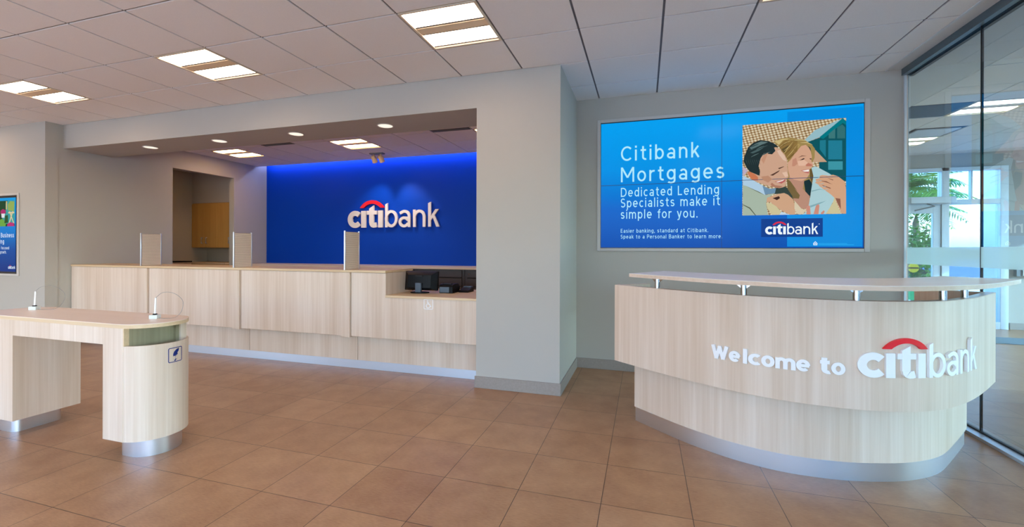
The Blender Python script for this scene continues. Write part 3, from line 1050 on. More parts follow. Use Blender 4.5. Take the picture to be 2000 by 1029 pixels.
# rest of the lobby, behind the viewpoint
struct(MB().box(-12.2, -12.0, -3.7, 3.99, 0, 3.06).build('wall_end', M_WALL))
mb = MB()
mb.box(-12.2, 9.2, -3.7, -3.55, 2.78, 3.06)
mb.box(-12.2, 9.2, -3.7, -3.55, 0.0, 0.10)
struct(mb.build('wall_front', M_WALL))
k = 0
mb = MB()
for x in [-12.0 + 1.6 * n for n in range(14)]:
    mb.box(x - 0.035, x + 0.035, -3.66, -3.58, 0.10, 2.78)
mb.box(-12.2, 9.2, -3.66, -3.58, 0.10, 0.16)
mb.box(-12.2, 9.2, -3.66, -3.58, 2.72, 2.78)
w3 = struct(mb.build('window_3', M_ALU))
MB().box(-12.2, 9.2, -3.628, -3.622, 0.16, 2.72).build('pane', M_WGLASS, w3)
# room beyond the glass
mb = MB()
mb.box(2.345, 4.38, YF, YF + 0.18, 0, 3.06)
mb.box(4.38, 5.86, YF, YF + 0.18, 2.775, 3.06)
mb.box(5.86, 9.2, YF, YF + 0.18, 0, 3.06)
struct(mb.build('wall_far', M_WALL))
struct(MB().box(9.05, 9.2, -3.7, YF, 0, 0.10).box(9.05, 9.2, -3.7, YF, 2.90, 3.06).box(9.05, 9.2, 9.25, YF, 0.1, 2.9).box(9.05, 9.2, -3.7, 1.0, 0.1, 2.9).build('wall_right', M_WALL))
mb = MB()
for y in [1.0 + 2.0625 * n for n in range(5)]:
    mb.box(9.08, 9.16, y - 0.035, y + 0.035, 0.10, 2.90)
mb.box(9.08, 9.16, 1.0, 9.25, 0.10, 0.16).box(9.08, 9.16, 1.0, 9.25, 2.84, 2.90)
w4 = struct(mb.build('window_4_added', M_ALU))  # unseen glazing added to bring more daylight into this room
MB().box(9.12, 9.126, 1.0, 9.25, 0.16, 2.84).build('pane', M_WGLASS, w4)
struct(MB().box(9.2, 40, -30, 40, -0.14, -0.02).build('ground_side', M_PAVE))
struct(MB().box(2.26, 2.345, 5.26, YF, 0, 3.06).build('wall_beyond_left', M_WALL))
struct(MB().box(-12.2, 9.3, -3.8, 10.0, 3.42, 3.52).build('ceiling_roof', M_GYP))

# --- skirting
mb = MB()
mb.box(-1.556, -0.719, 4.038, 4.05, 0, 0.112)
mb.box(-0.73, -0.718, 4.05, 5.10, 0, 0.112)
struct(mb.build('baseboard_pier', M_BASE, bevel=0.002))
struct(MB().box(-0.718, 2.28, 5.088, 5.10, 0, 0.112).build('baseboard_screen', M_BASE, bevel=0.002))
struct(MB().box(-12.0, -7.60, 3.838, 3.85, 0, 0.112).box(-7.612, -7.60, 3.85, 4.13, 0, 0.112).build('baseboard_left', M_BASE, bevel=0.002))
struct(MB().box(5.90, 9.05, YF - 0.012, YF, 0, 0.112).box(2.4, 4.36, YF - 0.012, YF, 0, 0.112).build('baseboard_far', M_BASE, bevel=0.002))

# --- glass partition
w1 = struct(MB().box(2.285, 2.345, -3.5, 5.095, 2.962, HC).build('window_1', M_DARKRAIL))
MB().box(2.345, 2.375, -3.5, 5.095, 2.950, HC).build('top_gasket', M_BLACK, w1)
MB().box(2.255, 2.350, -3.5, 5.095, 0.0, 0.022).build('floor_track', M_STEELH, w1)
MB().box(2.318, 2.342, -3.5, 5.095, 0.022, 0.032).build('floor_gasket', M_BLACK, w1)
MB().box(2.302, 2.320, 5.078, 5.098, 0.022, 2.96).build('wall_channel', M_ALU, w1)
for a, b in ((4.132, 5.078), (2.60, 4.126), (1.07, 2.594), (-0.46, 1.064), (-1.99, -0.466), (-3.5, -1.996)):
    MB().box(2.325, 2.335, a, b, 0.03, 2.962).build('glass_pane', M_GLASS, w1, smooth=0)
for y in (4.129, 2.597, 1.067, -0.463, -1.993):
    MB().box(2.322, 2.338, y - 0.003, y + 0.003, 0.03, 2.962).build('silicone_joint', M_BLACK, w1, smooth=0)
for a, b in ((4.132, 5.078), (2.60, 4.126), (1.07, 2.594), (-0.46, 1.064), (-1.99, -0.466)):
    MB().quad((2.3235, a, 1.212), (2.3235, b, 1.212), (2.3235, b, 1.362), (2.3235, a, 1.362)).build('frosted_band', M_FROST, w1, smooth=0)

# --- street windows and door of the room beyond
fr = MB()
fr.box(4.38, 4.44, YF - 0.05, YF + 0.08, 0, 2.775)
fr.box(4.955, 5.062, YF - 0.05, YF + 0.08, 0, 2.775)
fr.box(5.752, 5.86, YF - 0.05, YF + 0.08, 0, 2.775)
fr.box(4.44, 5.752, YF - 0.05, YF + 0.08, 2.715, 2.775)
fr.box(5.062, 5.752, YF - 0.05, YF + 0.08, 2.135, 2.215)
fr.box(5.372, 5.398, YF - 0.02, YF + 0.05, 2.215, 2.715)
fr.box(5.062, 5.752, YF - 0.05, YF + 0.08, 0, 0.12)
fr.box(4.44, 4.955, YF - 0.05, YF + 0.08, 2.14, 2.272)
w2 = struct(fr.build('window_2', M_ALU, bevel=0.004))
for a, b, c, d in ((4.44, 4.955, 2.272, 2.715), (5.062, 5.372, 2.215, 2.715), (5.398, 5.752, 2.215, 2.715), (5.062, 5.752, 0.12, 2.135)):
    MB().box(a, b, YF + 0.01, YF + 0.016, c, d).build('pane', M_WGLASS, w2, smooth=0)
dr = MB()
dr.box(4.442, 4.465, YF - 0.03, YF + 0.03, 0.01, 2.13)
dr.box(4.842, 4.952, YF - 0.03, YF + 0.03, 0.01, 2.13)
dr.box(4.465, 4.842, YF - 0.03, YF + 0.03, 1.985, 2.13)
dr.box(4.465, 4.842, YF - 0.03, YF + 0.03, 0.01, 0.22)
d1 = struct(dr.build('door_1', M_ALU, bevel=0.004))
MB().box(4.465, 4.842, YF - 0.003, YF + 0.003, 0.22, 1.985).build('pane', M_WGLASS, d1, smooth=0)
MB().box(4.46, 5.10, YF - 0.17, YF - 0.05, 2.15, 2.262).build('door_operator', M_ALU, d1, bevel=0.008)
MB().tube([(4.72, YF - 0.10, 2.15), (4.80, YF - 0.16, 2.10), (4.55, YF - 0.09, 2.03)], 0.012, 8).build('closer_arm', M_GREY, d1)
st = MB()
st.plate([(4.575 + 0.082 * math.cos(2 * PI * q / 32), 1.022 + 0.082 * math.sin(2 * PI * q / 32)) for q in range(32)], YF - 0.0065, YF - 0.005)
ds = st.build('warning_sticker', M_STICK, d1)
MB().box(4.497, 4.653, YF - 0.0085, YF - 0.007, 1.008, 1.032).build('sticker_stripe', M_BLACK, ds)

# ================================================================== CEILING FITTINGS
def troffer(cx, cy, label, group, mdiff):
    r = thing('ceiling_light', (cx, cy, HC), label, 'ceiling light', group)
    h = TT / 2 - 0.006
    f = 0.017
    m = MB()
    for x0, x1, y0, y1 in ((-h, h, -h, -h + f), (-h, h, h - f, h), (-h, -h + f, -h + f, h - f), (h - f, h, -h + f, h - f)):
        m.box(cx + x0, cx + x1, cy + y0, cy + y1, HC - 0.003, HC + 0.03)
    m.build('frame', M_LTFRAME, r)
    for s in (-1, 1):
        m = MB()
        a, b = (-h + f, -0.047) if s < 0 else (0.047, h - f)
        n = 6
        for q in range(n):          # gently bowed lens
            u0, u1 = q / n, (q + 1) / n
            z = lambda u: HC + 0.012 - 0.012 * math.sin(PI * u)
            m.quad((cx - h + f, cy + a + (b - a) * u0, z(u0)), (cx - h + f, cy + a + (b - a) * u1, z(u1)),
                   (cx + h - f, cy + a + (b - a) * u1, z(u1)), (cx + h - f, cy + a + (b - a) * u0, z(u0)))
        m.build('diffuser', mdiff, r)
    MB().box(cx - h + f, cx + h - f, cy - 0.045, cy + 0.045, HC + 0.004, HC + 0.02).build('lamp_basket', M_BAR, r)
    return r


def cell(i, j):
    return TX0 + TT * (i + 0.5), TY0 + TT * (j + 0.5)


G1 = 'square ceiling lights over the lobby'
main0 = troffer(*cell(1, 1), 'square ceiling light in the lobby, middle one of the three at the left', G1, M_DIFF)
for (i, j) in MAIN_L[1:]:
    lab = {(5, 1): 'largest square ceiling light, nearest the grey pier',
           (9, 1): 'square ceiling light cut by the top picture edge above the video wall',
           (-3, 1): 'square ceiling light at the far left above the small wall screen'}.get(
        (i, j), 'square ceiling light further back in the lobby, out of view')
    x, y = cell(i, j)
    copy_thing(main0, (x, y, HC), lab)
G2 = 'square ceiling lights over the teller area'
inn0 = troffer(*cell(-4, 6), 'ceiling light inside the teller area nearest the doorway niche', G2, M_DIFF2)
for (i, j), lab in zip(INNER_L[1:], ('ceiling light inside the teller area above the bank sign and twin spotlight',
                                     'ceiling light inside the teller area mostly hidden behind the grey pier')):
    x, y = cell(i, j)
    copy_thing(inn0, (x, y, HC), lab)
G3 = 'square ceiling lights beyond the glass'
bey0 = None
for (i, j) in BEY_L:
    x, y = BX0 + TT * (i + 0.5), BY0 + TT * (j + 0.5)
    lab = {(1, 17): 'large ceiling light panel seen through the glass partition beside the joint',
           (1, 20): 'smaller ceiling light panel seen through the glass above the street door'}.get(
        (i, j), 'ceiling light in the room beyond the glass, out of view')
    if bey0 is None:
        bey0 = troffer(x, y, lab, G3, M_DIFF)
    else:
        copy_thing(bey0, (x, y, HC), lab)

# downlights in the soffit
G4 = 'round downlights in the soffit'
dl0 = None
for x, lab in ((-6.357, 'round recessed downlight in the soffit, leftmost of four'),
               (-5.136, 'round recessed downlight in the soffit, second from the left'),
               (-3.944, 'round recessed downlight in the soffit, third from the left'),
               (-2.732, 'round recessed downlight in the soffit, nearest the grey pier')):
    if dl0 is None:
        c = (x, 4.33, 2.70)
        dl0 = thing('downlight', c, lab, 'downlight', G4)
        MB().lathe([(0.088, -0.001), (0.092, -0.006), (0.082, -0.008), (0.078, -0.004)], c).build('trim_ring', M_GYP, dl0)
        MB().lathe([(0.078, -0.0045), (0.05, -0.002), (0.001, -0.001)], c).build('lens', M_DL, dl0)
    else:
        copy_thing(dl0, (x, 4.33, 2.70), lab)

c = (-8.30, 6.15, 2.90)
nd = thing('downlight', c, 'warm downlight in the ceiling of the doorway niche', 'downlight')
MB().lathe([(0.088, -0.001), (0.092, -0.006), (0.082, -0.008), (0.078, -0.004)], c).build('trim_ring', M_GYP, nd)
MB().lathe([(0.078, -0.0045), (0.05, -0.002), (0.001, -0.001)], c).build('lens', emit('warm niche lamp', (255, 190, 112), 22.0, black=False, gloss=0.4), nd)

# twin spotlight aimed at the sign
c = (-4.50, 6.87, HC)
sp = thing('spotlight', c, 'twin-headed spotlight on the teller ceiling aimed at the bank sign', 'spotlight')
MB().box(c[0] - 0.13, c[0] + 0.13, c[1] - 0.05, c[1] + 0.05, HC - 0.02, HC).build('base_plate', M_GREY, sp, bevel=0.004)
for dx in (-0.07, 0.07):
    a = Vector((c[0] + dx, c[1], HC - 0.02))
    d = Vector((0.10 * (1 if dx < 0 else 1.6) - 0.12, 0.62, -0.75)).normalized()
    h = MB()
    h.tube([a, a + Vector((0, 0, -0.03))], 0.014, 10)
    p = a + Vector((0, -0.01, -0.045))
    h.tube([p - d * 0.02, p + d * 0.02, p + d * 0.10], 0.036, 16, r1=0.05)
    hd = h.build('spot_head', M_SPOT, sp)
    ld = bpy.data.lights.new('spot_lamp', 'SPOT')
    ld.energy = 45
    ld.color = (1.0, 0.88, 0.78)
    ld.spot_size = math.radians(62)
    ld.spot_blend = 0.9
    ld.shadow_soft_size = 0.03
    lo = bpy.data.objects.new('spot_lamp', ld)
    COL.objects.link(lo)
    lo.location = p + d * 0.115
    tgt = Vector((-4.95 if dx < 0 else -4.15, 7.5, 2.05))
    lo.rotation_euler = (tgt - lo.location).to_track_quat('-Z', 'Y').to_euler()

# cool strip light hidden in the cove over the blue wall
cs = thing('cove_light', (-4.57, 7.42, 3.12), 'cool white strip light hidden above the blue sign wall', 'strip light')
MB().box(-7.58, -1.58, 7.39, 7.53, 3.122, 3.135).build('channel', M_ALU, cs)
MB().box(-7.55, -1.6, 7.405, 7.425, 3.102, 3.121).build('tube', M_COVE, cs)

# slot air vents in the teller ceiling, vents beyond the glass
for (x0, x1), lab in (((-2.91, -2.32), 'slot air vent in the teller ceiling beside the grey pier'),
                      ((-5.96, -5.37), 'slot air vent in the teller ceiling between the two lit panels')):
    v = thing('air_vent', ((x0 + x1) / 2, 5.82, HC), lab, 'air vent', 'slot vents in the teller ceiling')
    MB().box(x0, x1, 5.765, 5.868, HC - 0.004, HC).build('slot_plate', M_BROWNST, v)
    for q in range(3):
        MB().box(x0 + 0.01, x1 - 0.01, 5.78 + 0.03 * q, 5.788 + 0.03 * q, HC - 0.009, HC - 0.004).build('blade', M_GREY, v)
x0, y0 = BX0 + 0.01, BY0 + TT * 17 + 0.01
v = thing('air_vent', (x0 + 0.3, y0 + 0.3, HC), 'dark return air grille in the ceiling beyond the glass', 'air vent')
m = MB().box(x0, x0 + 0.59, y0, y0 + 0.59, HC + 0.004, HC + 0.008)
m.build('backing', M_BROWNDK, v)
m = MB()
for q in range(19):
    m.box(x0 + 0.01, x0 + 0.58, y0 + 0.012 + 0.03 * q, y0 + 0.024 + 0.03 * q, HC - 0.003, HC + 0.004)
m.build('louvre', M_DARKRAIL, v)
x0, y0 = BX0 + TT + 0.01, BY0 + TT * 19 + 0.01
v = thing('air_vent', (x0 + 0.3, y0 + 0.3, HC), 'white square air diffuser in the ceiling beyond the glass', 'air vent')
MB().box(x0, x0 + 0.59, y0, y0 + 0.59, HC + 0.004, HC + 0.008).build('backing', M_BROWNDK, v)
MB().box(x0 + 0.05, x0 + 0.54, y0 + 0.05, y0 + 0.54, HC - 0.012, HC + 0.004).build('face_plate', M_GRIDW, v, bevel=0.004)

# ================================================================== TELLER COUNTER
G5 = 'units of the long teller counter'
CX = [-7.612, -6.10, -4.572, -3.033, -1.55]
UL = ['oak teller counter unit at the left end, partly behind the writing desk',
      'oak teller counter unit second from the left, in front of the niche',
      'oak teller counter unit third from the left, below the bank sign',
      'oak teller counter unit next to the pier with a lowered ledge and wheelchair symbol']
for q in range(4):
    a, b = CX[q], CX[q + 1]
    u = thing('teller_counter', ((a + b) / 2, 4.3, 0), UL[q], 'counter', G5)
    r = b - 0.113 if q < 3 else b            # pilaster stands at the right end of the first three
    g = 0.003
    if q < 3:
        MB().box(a + g, r - g, 4.14, 4.165, 0.388, 1.078).build('front_panel', M_WOOD, u, bevel=0.0015)
        MB().box(r, b - g, 4.118, 4.165, 0.376, 1.078).build('pilaster', M_WOOD, u, bevel=0.0015)
    else:
        MB().plate([(a + g, 0.388), (b, 0.388), (b, 0.822), (-2.602, 0.822), (-2.602, 1.078), (a + g, 1.078)], 4.14, 4.165).build('front_panel', M_WOOD, u, bevel=0.0015)
        MB().box(-2.624, -2.602, 4.166, 4.70, 0.40, 1.078).build('end_panel', M_WOOD, u, bevel=0.0015)
        MB().box(-2.602, -1.55, 4.13, 5.05, 0.822, 0.846).build('ledge_top', M_EDGE, u, bevel=0.002)
        # wheelchair symbol
        s = MB()
        sx, sz, k = -2.102, 0.7705, 0.052
        y0, y1 = 4.1385, 4.14
        fn = lambda x, y, d: (sx + x * k, y1 - d, sz + y * k)
        rr = [(-.95, -.85), (-.85, -.95), (.85, -.95), (.95, -.85), (.95, .85), (.85, .95), (-.85, .95), (-.95, .85)]
        bar_mesh(s, [ribbon(rr, 0.11, True),
                     ribbon(arc_pts(-0.18, .66, 0.055, 0.055, 0, 360, 14)[:-1], 0.11, True),
                     ribbon([(-0.16, .5), (-0.10, -.02), (.26, -.02), (.46, -.48), (.62, -.42)], 0.16),
                     ribbon([(-0.13, .22), (.2, .22)], 0.11),
                     ribbon(arc_pts(-0.06, -.34, 0.40, 0.40, 130, 350, 26), 0.12)], fn, 0.0012)
        s.build('wheelchair_symbol', M_WPRINT, u, smooth=0)
    MB().box(a + g, b - g, 4.265, 4.285, 0.098, 0.40).build('lower_panel', M_WOOD, u, bevel=0.0015)
    MB().box(a + g, b - g, 4.165, 4.285, 0.392, 0.40).build('soffit_board', M_WOOD, u)
    MB().box(a, b, 4.29, 4.305, 0.0, 0.10).build('toe_kick', M_STEELH, u)
    MB().box(a + 0.02, b - 0.03 if q < 3 else -2.63, 4.29, 4.66, 0.40, 1.06).build('carcass', M_WOOD, u)
w = MB().box(-7.612, -2.600, 4.132, 4.72, 1.080, 1.106).build('worktop', [M_EDGE], loc=(-5.1, 4.4, 1.08), bevel=0.002)
tag(w, 'long tan worktop running along the three tall teller counter units', 'worktop')

# privacy screens
scr0 = None
for x, lab in ((-6.209, 'slatted privacy screen on the teller counter, leftmost of three'),
               (-4.654, 'slatted privacy screen on the teller counter in front of the niche corner'),
               (-3.095, 'slatted privacy screen on the teller counter in front of the blue wall')):
    if scr0 is None:
        scr0 = thing('privacy_screen', (x, 4.24, 1.106), lab, 'screen', 'privacy screens on the teller counter')
        for y in (4.115, 4.366):
            MB().box(x - 0.008, x + 0.008, y - 0.006, y + 0.006, 1.107, 1.532).build('post', M_STEEL, scr0, bevel=0.002)
        m = MB()
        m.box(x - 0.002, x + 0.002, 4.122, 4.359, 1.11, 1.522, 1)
        for q in range(37):
            z = 1.114 + 0.011 * q
            m.box(x - 0.007, x + 0.007, 4.122, 4.359, z, z + 0.006)
        m.build('slat_panel', [M_SLAT, M_SLATBK], scr0)
    else:
        copy_thing(scr0, (x, 4.24, 1.106), lab)

# monitor on the ledge, back to us
mo = thing('monitor', (-2.38, 4.55, 0.846), 'black computer monitor seen from behind on the lowered counter ledge', 'monitor')
m = MB()
def shell(y, x0, x1, z0, z1, lean):
    return [(x0, y + lean * z0, z0), (x1, y + lean * z0, z0), (x1, y + lean * z1, z1), (x0, y + lean * z1, z1)]
L_ = 0.12
ra = shell(4.55, -2.59, -2.185, 0.872, 1.085, L_)
rb = shell(4.52, -2.59, -2.185, 0.872, 1.085, L_)
rc = shell(4.465, -2.53, -2.245, 0.90, 1.045, L_)
V = [(p[0], p[1] - L_ * 0.9, p[2]) for p in ra + rb + rc]
m.add(V, [(0, 1, 2, 3), (8, 9, 10, 11)] + [(i, (i + 1) % 4, 4 + (i + 1) % 4, 4 + i) for i in range(4)] + [(4 + i, 4 + (i + 1) % 4, 8 + (i + 1) % 4, 8 + i) for i in range(4)])
m.build('back_shell', M_BLKPL, mo, bevel=0.004)
MB().box(-2.42, -2.35, 4.44, 4.47, 0.856, 0.96).build('stand', M_GREYPL, mo, bevel=0.004)
MB().prism([(-2.38 + 0.11 * math.cos(2 * PI * q / 28), 4.48 + 0.08 * math.sin(2 * PI * q / 28)) for q in range(28)], 0.846, 0.857).build('foot', M_BLKPL, mo)
MB().box(-2.43, -2.34, 4.458, 4.47, 1.03, 1.04).build('vent_slot', M_BROWNDK, mo)
pr_ = thing('receipt_printer', (-2.09, 4.6, 0.846), 'small grey and black receipt printer beside the monitor', 'printer')
m = MB()
prof = [(4.54, 0.846), (4.74, 0.846), (4.74, 0.92), (4.70, 0.945), (4.60, 0.948), (4.555, 0.935), (4.54, 0.915)]
m.add([(-2.175, y, z) for y, z in prof] + [(-2.01, y, z) for y, z in prof],
      [tuple(range(7)), tuple(range(13, 6, -1))] + [(i, (i + 1) % 7, 7 + (i + 1) % 7, 7 + i) for i in range(7)])
m.build('housing', M_BLKPL, pr_, bevel=0.004)
MB().box(-2.165, -2.05, 4.532, 4.54, 0.852, 0.915).build('front_plate', M_GREYPL, pr_, bevel=0.003)
MB().box(-2.15, -2.04, 4.57, 4.60, 0.942, 0.950).build('paper_slot', M_BROWNDK, pr_)
ph = thing('card_reader', (-1.94, 4.75, 0.846), 'low black card reader behind the receipt printer', 'card reader')
m = MB()
prof = [(4.67, 0.846), (4.85, 0.846), (4.85, 0.905), (4.69, 0.866)]
m.add([(-2.0, y, z) for y, z in prof] + [(-1.88, y, z) for y, z in prof],
      [(0, 1, 2, 3), (7, 6, 5, 4)] + [(i, (i + 1) % 4, 4 + (i + 1) % 4, 4 + i) for i in range(4)])
m.build('housing', M_BLKPL, ph, bevel=0.004)
MB().box(-1.985, -1.895, 4.80, 4.845, 0.893, 0.908).build('display', M_GREYPL, ph)

# credenza of steel drawers under the blue wall
kz = [0.972, 0.838, 0.690, 0.542, 0.394, 0.246, 0.10]
for (a, b), lab in (((-4.53, -3.79), 'dark brown steel drawer cabinet, left one hidden behind the monitor'),
                    ((-3.79, -2.884), 'dark brown steel drawer cabinet behind the monitor and printer'),
                    ((-2.884, -2.16), 'dark brown steel drawer cabinet with a small round lock beside the pier')):
    u = thing('drawer_cabinet', ((a + b) / 2, 7.25, 0), lab, 'cabinet', 'steel drawer cabinets under the blue wall')
    MB().box(a + 0.004, b - 0.004, 7.02, 7.50, 0.0, 0.985).build('carcass', M_BROWNST, u, bevel=0.002)
    for q in range(6):
        dz = MB().box(a + 0.05, b - 0.05, 6.995, 7.018, kz[q + 1] + 0.016, kz[q]).build('drawer', M_BROWNST, u, bevel=0.003)
        MB().box(a + 0.05, b - 0.05, 7.012, 7.0195, kz[q + 1] + 0.001, kz[q + 1] + 0.015).build('finger_gap', M_BROWNDK, dz)
    MB().tube([(a + 0.085, 6.992, 0.918), (a + 0.085, 7.0, 0.918)], 0.011, 14).build('lock', M_CHROME, u)
w = MB().box(-7.60, -1.56, 6.965, 7.528, 0.988, 1.028).build('worktop', M_WOODX, loc=(-4.5, 7.2, 1.0), bevel=0.002)
tag(w, 'pale oak worktop on the drawer cabinets along the blue wall', 'worktop')

# niche: wall cabinets, worktop, black tray
uc = thing('wall_cabinet', (-8.45, 7.1, 1.35), 'honey oak wall cabinet hanging in the doorway niche', 'cabinet')
MB().box(-8.975, -7.76, 6.953, 7.278, 1.348, 2.264).build('carcass', M_HONEY, uc)
for a, b, hx in ((-8.972, -8.617, -8.675), (-8.613, -8.262, -8.553), (-8.258, -7.90, -7.955)):
    d = MB().box(a, b, 6.932, 6.951, 1.352, 2.246).build('door', M_HONEY, uc, bevel=0.0015)
    hm = MB().tube([(hx, 6.931, 1.435), (hx, 6.905, 1.44), (hx, 6.905, 1.55), (hx, 6.931, 1.555)], 0.008, 8)
    hm.build('handle', M_STEELH, d)
nb = thing('base_cabinet', (-8.4, 7.0, 0), 'honey oak base cabinet and worktop inside the doorway niche', 'cabinet')
MB().box(-8.97, -7.76, 6.72, 7.275, 0.0, 1.02).build('carcass', M_HONEY, nb)
MB().box(-8.975, -7.75, 6.66, 7.278, 1.021, 1.052).build('worktop', M_EDGE, nb, bevel=0.002)
hb = thing('side_cabinet', (-8.75, 6.3, 0), 'low side cabinet with a black top against the niche wall', 'cabinet')
MB().box(-8.972, -8.62, 5.62, 6.655, 0.0, 1.06).build('carcass', M_EDGE, hb)
MB().box(-8.972, -8.60, 5.62, 6.655, 1.061, 1.083).build('top_board', M_BLKPL, hb, bevel=0.002)
# ================================================================== BANK SIGN ON THE BLUE WALL
sg = thing('wall_sign', (-4.57, 7.50, 1.745), 'citibank sign of raised pale letters under a red arc on the blue wall', 'sign')
fnw = lambda x, y, d: (-5.558 + x, 7.512 - d, 1.745 + y)
for nm, pieces in LOGO:
    m = MB()
    bar_mesh(m, pieces, fnw, 0.034)
    o = m.build(nm, M_RED if nm == 'logo_arc' else M_LETTER, sg, smooth=40)
    if nm == 'logo_arc':
        o['label'] = 'red arc over the letters'
m = MB()
for x in (0.10, 0.35, 0.54, 0.73, 0.87, 1.34, 1.46, 1.77):
    m.tube([(-5.558 + x, 7.53, 1.90), (-5.558 + x, 7.511, 1.90)], 0.008, 8)
m.build('standoff', M_STEEL, sg)

# ================================================================== VIDEO WALL
vw = thing('video_wall', (0.77, 5.10, 1.32), 'large blue video wall advertising mortgages on the grey wall', 'video wall')
VX0, VX1, VZ0, VZ1, VXM, VZM = -0.458, 1.992, 1.356, 2.736, 0.766, 2.0445
fm = MB()
fm.box(-0.500, VX0 - 0.006, 5.085, 5.10, 1.318, 2.777)
fm.box(VX1 + 0.006, 2.042, 5.085, 5.10, 1.318, 2.777)
fm.box(VX0 - 0.006, VX1 + 0.006, 5.085, 5.10, VZ1 + 0.006, 2.777)
fm.box(VX0 - 0.006, VX1 + 0.006, 5.085, 5.10, 1.318, VZ0 - 0.006)
fm.build('wall_trim', M_TRIMW, vw, bevel=0.003)
MB().box(VX0 - 0.006, VX1 + 0.006, 5.096, 5.0995, VZ0 - 0.006, VZ1 + 0.006).build('bezel', M_BEZEL, vw)
lo_stops = [(0.0, (0, 78, 176)), (0.30, (0, 100, 202)), (0.62, (0, 146, 230)), (1.0, (0, 160, 240))]
M_SCR1 = emit_grad('advert blue gradient', VZ0, VZ1, lo_stops)
M_SCR2 = emit('advert mid blue', (0, 138, 222))
M_SCR3 = emit('advert navy', (0, 58, 142))
M_SCRT = emit('advert pale lettering', (176, 232, 252))
M_SCRW = emit('advert white', (236, 248, 255))
M_SCRR = emit('advert red', (205, 30, 60))
g = 0.0025
for x0, x1 in ((VX0, VXM - g), (VXM + g, VX1)):
    for z0, z1 in ((VZ0 + 0.002, VZM - g), (VZM + g, VZ1 - 0.004)):
        m = MB()
        m.box(x0, x1, 5.092, 5.0958, z0, z1)
        m.build('screen_panel', M_SCR1, vw, smooth=0)
m = MB()
for z0, z1 in ((VZ0 + 0.014, VZM - g), (VZM + g, VZ1 - 0.03)):
    m.quad((1.357, 5.0916, z0), (VX1 - 0.008, 5.0916, z0), (VX1 - 0.008, 5.0916, z1), (1.357, 5.0916, z1))
m.build('advert_colour_block', M_SCR2, vw, smooth=0)


def screen_text(name, s, x0, x1, base, cap, mat=None, weight=0.118, track=0.19, y=5.0912, parent=vw):
    mb = MB()
    for vs, fs in fit_text(s, x0, x1, base, cap, weight, track):
        mb.add([(a, y, b) for a, b, _ in vs], fs)
    return mb.build(name, mat or M_SCRT, parent, smooth=0)


screen_text('headline_text', 'Citibank', -0.243, 0.553, 2.307, 0.162)
screen_text('headline_text', 'Mortgages', -0.243, 0.788, 2.076, 0.162)
screen_text('subhead_text', 'Dedicated Lending', -0.243, 0.740, 1.914, 0.100)
screen_text('subhead_text', 'Specialists make it', -0.243, 0.750, 1.797, 0.100)
screen_text('subhead_text', 'simple for you.', -0.243, 0.535, 1.673, 0.100)
screen_text('small_text', 'Easier banking, standard at Citibank.', -0.243, 0.639, 1.520, 0.042)
screen_text('small_text', 'Speak to a Personal Banker to learn more.', -0.243, 0.770, 1.456, 0.042)
# the photograph of a couple on the screen
PX0, PX1, PZ0, PZ1 = 0.957, 1.850, 1.686, 2.607
pal = {}
mats = [roof_picture('picture of a tiled roof')]
m = MB()
m.quad((PX0, 5.0914, PZ0), (PX1, 5.0914, PZ0), (PX1, 5.0914, PZ1), (PX0, 5.0914, PZ1), 0)
for q, (colr, pts) in enumerate(PICTURE):
    if colr not in pal:
        pal[colr] = len(mats)
        mats.append(emit('picture tone %d' % len(mats), colr, 0.95))
    y = 5.0913 - 0.00008 * (q + 1)
    m.add([(PX0 + (PX1 - PX0) * u, y, PZ0 + (PZ1 - PZ0) * v) for u, v in pts], [tuple(range(len(pts)))], pal[colr])
m.build('advert_photograph', mats, vw, smooth=0)
m = MB()
m.box(VX0, VX1, 5.0855, 5.0860, VZM - g, VZM + g)
m.build('panel_seam', plain('dark blue seam', (0, 62, 120), 0.4), vw, smooth=0)
m = MB()
m.box(VXM - g * 0.7, VXM + g * 0.7, 5.0905, 5.0910, VZ0, VZ1)
m.build('panel_seam', MATS['dark blue seam'], vw, smooth=0)
# logo block
MB().quad((1.128, 5.0912, 1.466), (1.660, 5.0912, 1.466), (1.660, 5.0912, 1.648), (1.128, 5.0912, 1.648)).build('logo_block', M_SCR3, vw, smooth=0)


def flat_logo(name, parent, x0, x1, base, y, mw, mr_, kz_=1.0):
    k = (x1 - x0) / LOGO_W
    out = []
    for nm_sel, mat, nm in (('letter', mw, name), ('logo_arc', mr_, 'logo_arc')):
        mb = MB()
        for nm2, pieces in LOGO:
            if nm2 == nm_sel:
                for vs, fs in pieces:
                    mb.add([(x0 + a * k, y, base + b * k * kz_) for a, b, _ in vs], fs)
        out.append(mb.build(nm, mat, parent, smooth=0))
    return out


flat_logo('logo_letters', vw, 1.164, 1.622, 1.492, 5.0908, M_SCRW, M_SCRR, 1.05)
m = MB()
m.quad((1.626, 5.0908, 1.588), (1.634, 5.0908, 1.588), (1.634, 5.0908, 1.594), (1.626, 5.0908, 1.594))
